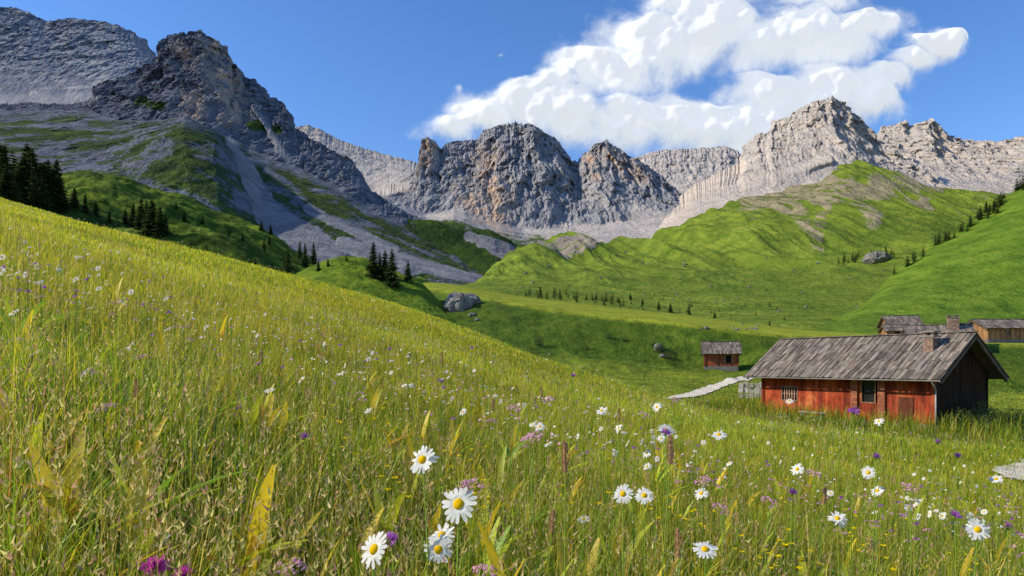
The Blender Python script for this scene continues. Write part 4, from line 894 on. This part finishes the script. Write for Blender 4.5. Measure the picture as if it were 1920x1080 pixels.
# gravel paths
m_grav=simple_mat('gravel',[(0.60,0.50,0.37),(0.88,0.78,0.60)],5,0.95,0.03,use_col=False)
def ribbon(name,pts,hw_,hf,label,jitamp=0.6,nn_=90):
    seg=np.array(pts,float); tt=np.linspace(0,len(seg)-1,nn_); cxp=np.interp(tt,np.arange(len(seg)),seg[:,0]); cyp=np.interp(tt,np.arange(len(seg)),seg[:,1])
    tx=np.gradient(cxp); ty=np.gradient(cyp); tl=np.hypot(tx,ty); nx,ny=-ty/tl,tx/tl
    wv=np.linspace(-hw_,hw_,11); jit=(1+jitamp*fbm(cxp*3,cyp*3,0*cxp,3))*sstep(-0.3,0.8,tt)
    xs=cxp[:,None]+nx[:,None]*wv[None]*jit[:,None]; ys=cyp[:,None]+ny[:,None]*wv[None]*jit[:,None]
    zs=hf(xs,ys)
    obj(name,mesh_np(name,np.stack([xs,ys,zs],-1).reshape(-1,3),grid_faces(nn_,11),[m_grav]),kind='structure',label=label)
ribbon('path',PATH,0.6,lambda xs,ys: meadow(xs,ys)+0.05+0.03*fbm(xs*5,ys*5,0*xs,3),'pale gravel path')
ribbon('path',[(p.x,p.y) for p in TRACK],0.6,lambda xs,ys: np.vectorize(lambda a_,b_:(down(a_,b_) or -2.5)+0.05)(xs,ys),'pale gravel track climbing past the cabin',0.6)
def shrub(seed):
    r=random.Random(seed); mb=MB()
    for i in range(700):
        a=r.uniform(0,6.28); q=math.sqrt(r.random())*0.5; z=r.random()*(1-q*0.9); p=Vector((q*math.cos(a)*(0.6+0.5*z),q*math.sin(a)*(0.6+0.5*z),z)); s=r.uniform(0.02,0.05)
        u=Vector((r.gauss(0,1),r.gauss(0,1),r.gauss(0,1))).normalized(); v=u.orthogonal().normalized(); k=r.uniform(.6,1.4)
        mb.add([p-v*s*.5,p+u*s*1.3,p+v*s*.5,p-u*s*.8],[(0,1,2,3)],(0.08*k,0.13*k,0.018*k))
    for i in range(7):
        a=r.uniform(0,6.28); mb.cyl((0,0,-0.1),(0.3*math.cos(a),0.3*math.sin(a),r.uniform(.6,.9)),0.012,0.004,5,(0.12,0.09,0.04))
    return mb.mesh('shrub',[m_leaf])
SH=[shrub(k) for k in range(3)]
for (lx,ly,s) in ((9.9,0.6,1.2),(10.3,1.6,1.5),(10.0,2.6,1.3),(10.6,3.6,1.2),(8.2,-1.0,0.8),(6.4,-1.4,0.7),(10.9,0.5,0.9)):
    o=obj('shrub',random.choice(SH),loc=A+R3@Vector((lx,ly,-0.1)),label='leafy green shrub growing against the cabin',cat='shrub',group='shrubs around the cabin'); o.scale=(s,s,s)
for px,py,h in [(1010,648,22),(1140,635,14),(1170,640,14),(1238,660,22),(1252,672,18),(1100,655,12),(1225,650,14)]:
    loc=ray(valley,px,py)
    if loc: o=obj('shrub',random.choice(SH),loc=loc,label='small bush on the grassy bank',cat='shrub',group='bushes on the bank'); s=h/F*loc.y; o.scale=(s*1.2,s*1.2,s)
for i in range(50):
    px=random.uniform(150,620); py=352+(px-150)*0.30+random.uniform(5,55); loc=ray(hill_l,px,py)
    if loc: o=obj('shrub',random.choice(SH),loc=loc,label='rounded dark green bush on the pasture hill',cat='shrub',group='bushes on the pasture hill'); s=random.uniform(7,16)/F*loc.y; o.scale=(s*1.6,s*1.6,s)

# ================================================================ CLOUDS
m_cl,nt=new_mat('cloud')
at_=nd(nt,'ShaderNodeAttribute',attribute_name='mask'); sp=nd(nt,'ShaderNodeSeparateColor'); nt.links.new(at_.outputs['Color'],sp.inputs[0])
pos=nd(nt,'ShaderNodeTexCoord').outputs['Object']
nf=noise(nt,mapping(nt,pos,(1,0.12,1)),1/480,13,0.66,0.0); dens=mth(nt,'ADD',sp.outputs[0],mth(nt,'MULTIPLY',mth(nt,'SUBTRACT',nf,0.5),3.4))
alpha=mapr(nt,dens,-0.1,1.5)
df=nd(nt,'ShaderNodeBsdfDiffuse',i_Color=(0.46,0.46,0.46,1)); tl_=nd(nt,'ShaderNodeBsdfTranslucent',i_Color=(0.46,0.46,0.46,1)); dm=nd(nt,'ShaderNodeMixShader',i_0=0.35); nt.links.new(df.outputs[0],dm.inputs[1]); nt.links.new(tl_.outputs[0],dm.inputs[2])
em=nd(nt,'ShaderNodeEmission',i_Color=(0.92,0.955,1,1),i_Strength=0.64)  # added glow stands in for light scattered inside the cloud, lifting its shaded sides
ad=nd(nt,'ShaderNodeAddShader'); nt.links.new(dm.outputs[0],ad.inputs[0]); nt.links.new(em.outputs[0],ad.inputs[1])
tr=nd(nt,'ShaderNodeBsdfTransparent'); mx=nd(nt,'ShaderNodeMixShader'); nt.links.new(alpha,mx.inputs[0]); nt.links.new(tr.outputs[0],mx.inputs[1]); nt.links.new(ad.outputs[0],mx.inputs[2])
o=nd(nt,'ShaderNodeOutputMaterial'); nt.links.new(mx.outputs[0],o.inputs[0])
def cloud(blobs,x0,x1,y0,y1,nu,nv,label,seed=0,amp=1.0,D=6500,thin=0.0,gain=2.3):
    px=np.linspace(x0,x1,nu)[None,:]+np.zeros((nv,1)); py=np.linspace(y1,y0,nv)[:,None]+np.zeros((1,nu))
    wx=px+24*fbm(px/80,py/80,0*px+seed,4); wy=py+24*fbm(px/80,py/80,0*px+seed+5,4)
    dn=np.full(px.shape,-1.0); hh=np.zeros(px.shape)
    for bx,by,rx,ry in blobs:
        q=1-np.hypot((wx-bx)/rx,(wy-by)/ry); dn=np.maximum(dn,q); hh+=sstep(0,1,np.clip(q,0,1))*min(rx,ry)
    bil=fbm(px/70,py/60,0*px+seed+2,4,0.5)
    puff=0.6+fbm(px/56,py/46,0*px+seed+3,5,0.5)
    m=dn*gain*np.where(dn>0,1,0.55)+0.42+0.75*bil-thin
    edge=np.minimum(np.minimum(px-x0,x1-px),np.minimum(py-y0,y1-py)); m=np.minimum(m,edge/14.0-2.2) 
    h=(60*np.tanh(hh/60)*0.55+40*sstep(-0.2,0.5,dn)*puff)*amp
    h=blur(blur(h,2.5,0),2.5,1)
    d=D-h*D/F; P=np.stack([(px-CX)/F*D,d,(H0-py)/F*D],-1)
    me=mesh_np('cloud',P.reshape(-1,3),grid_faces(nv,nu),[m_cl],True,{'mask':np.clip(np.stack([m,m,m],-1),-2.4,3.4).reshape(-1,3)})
    return obj('cloud',me,label=label,cat='cloud')
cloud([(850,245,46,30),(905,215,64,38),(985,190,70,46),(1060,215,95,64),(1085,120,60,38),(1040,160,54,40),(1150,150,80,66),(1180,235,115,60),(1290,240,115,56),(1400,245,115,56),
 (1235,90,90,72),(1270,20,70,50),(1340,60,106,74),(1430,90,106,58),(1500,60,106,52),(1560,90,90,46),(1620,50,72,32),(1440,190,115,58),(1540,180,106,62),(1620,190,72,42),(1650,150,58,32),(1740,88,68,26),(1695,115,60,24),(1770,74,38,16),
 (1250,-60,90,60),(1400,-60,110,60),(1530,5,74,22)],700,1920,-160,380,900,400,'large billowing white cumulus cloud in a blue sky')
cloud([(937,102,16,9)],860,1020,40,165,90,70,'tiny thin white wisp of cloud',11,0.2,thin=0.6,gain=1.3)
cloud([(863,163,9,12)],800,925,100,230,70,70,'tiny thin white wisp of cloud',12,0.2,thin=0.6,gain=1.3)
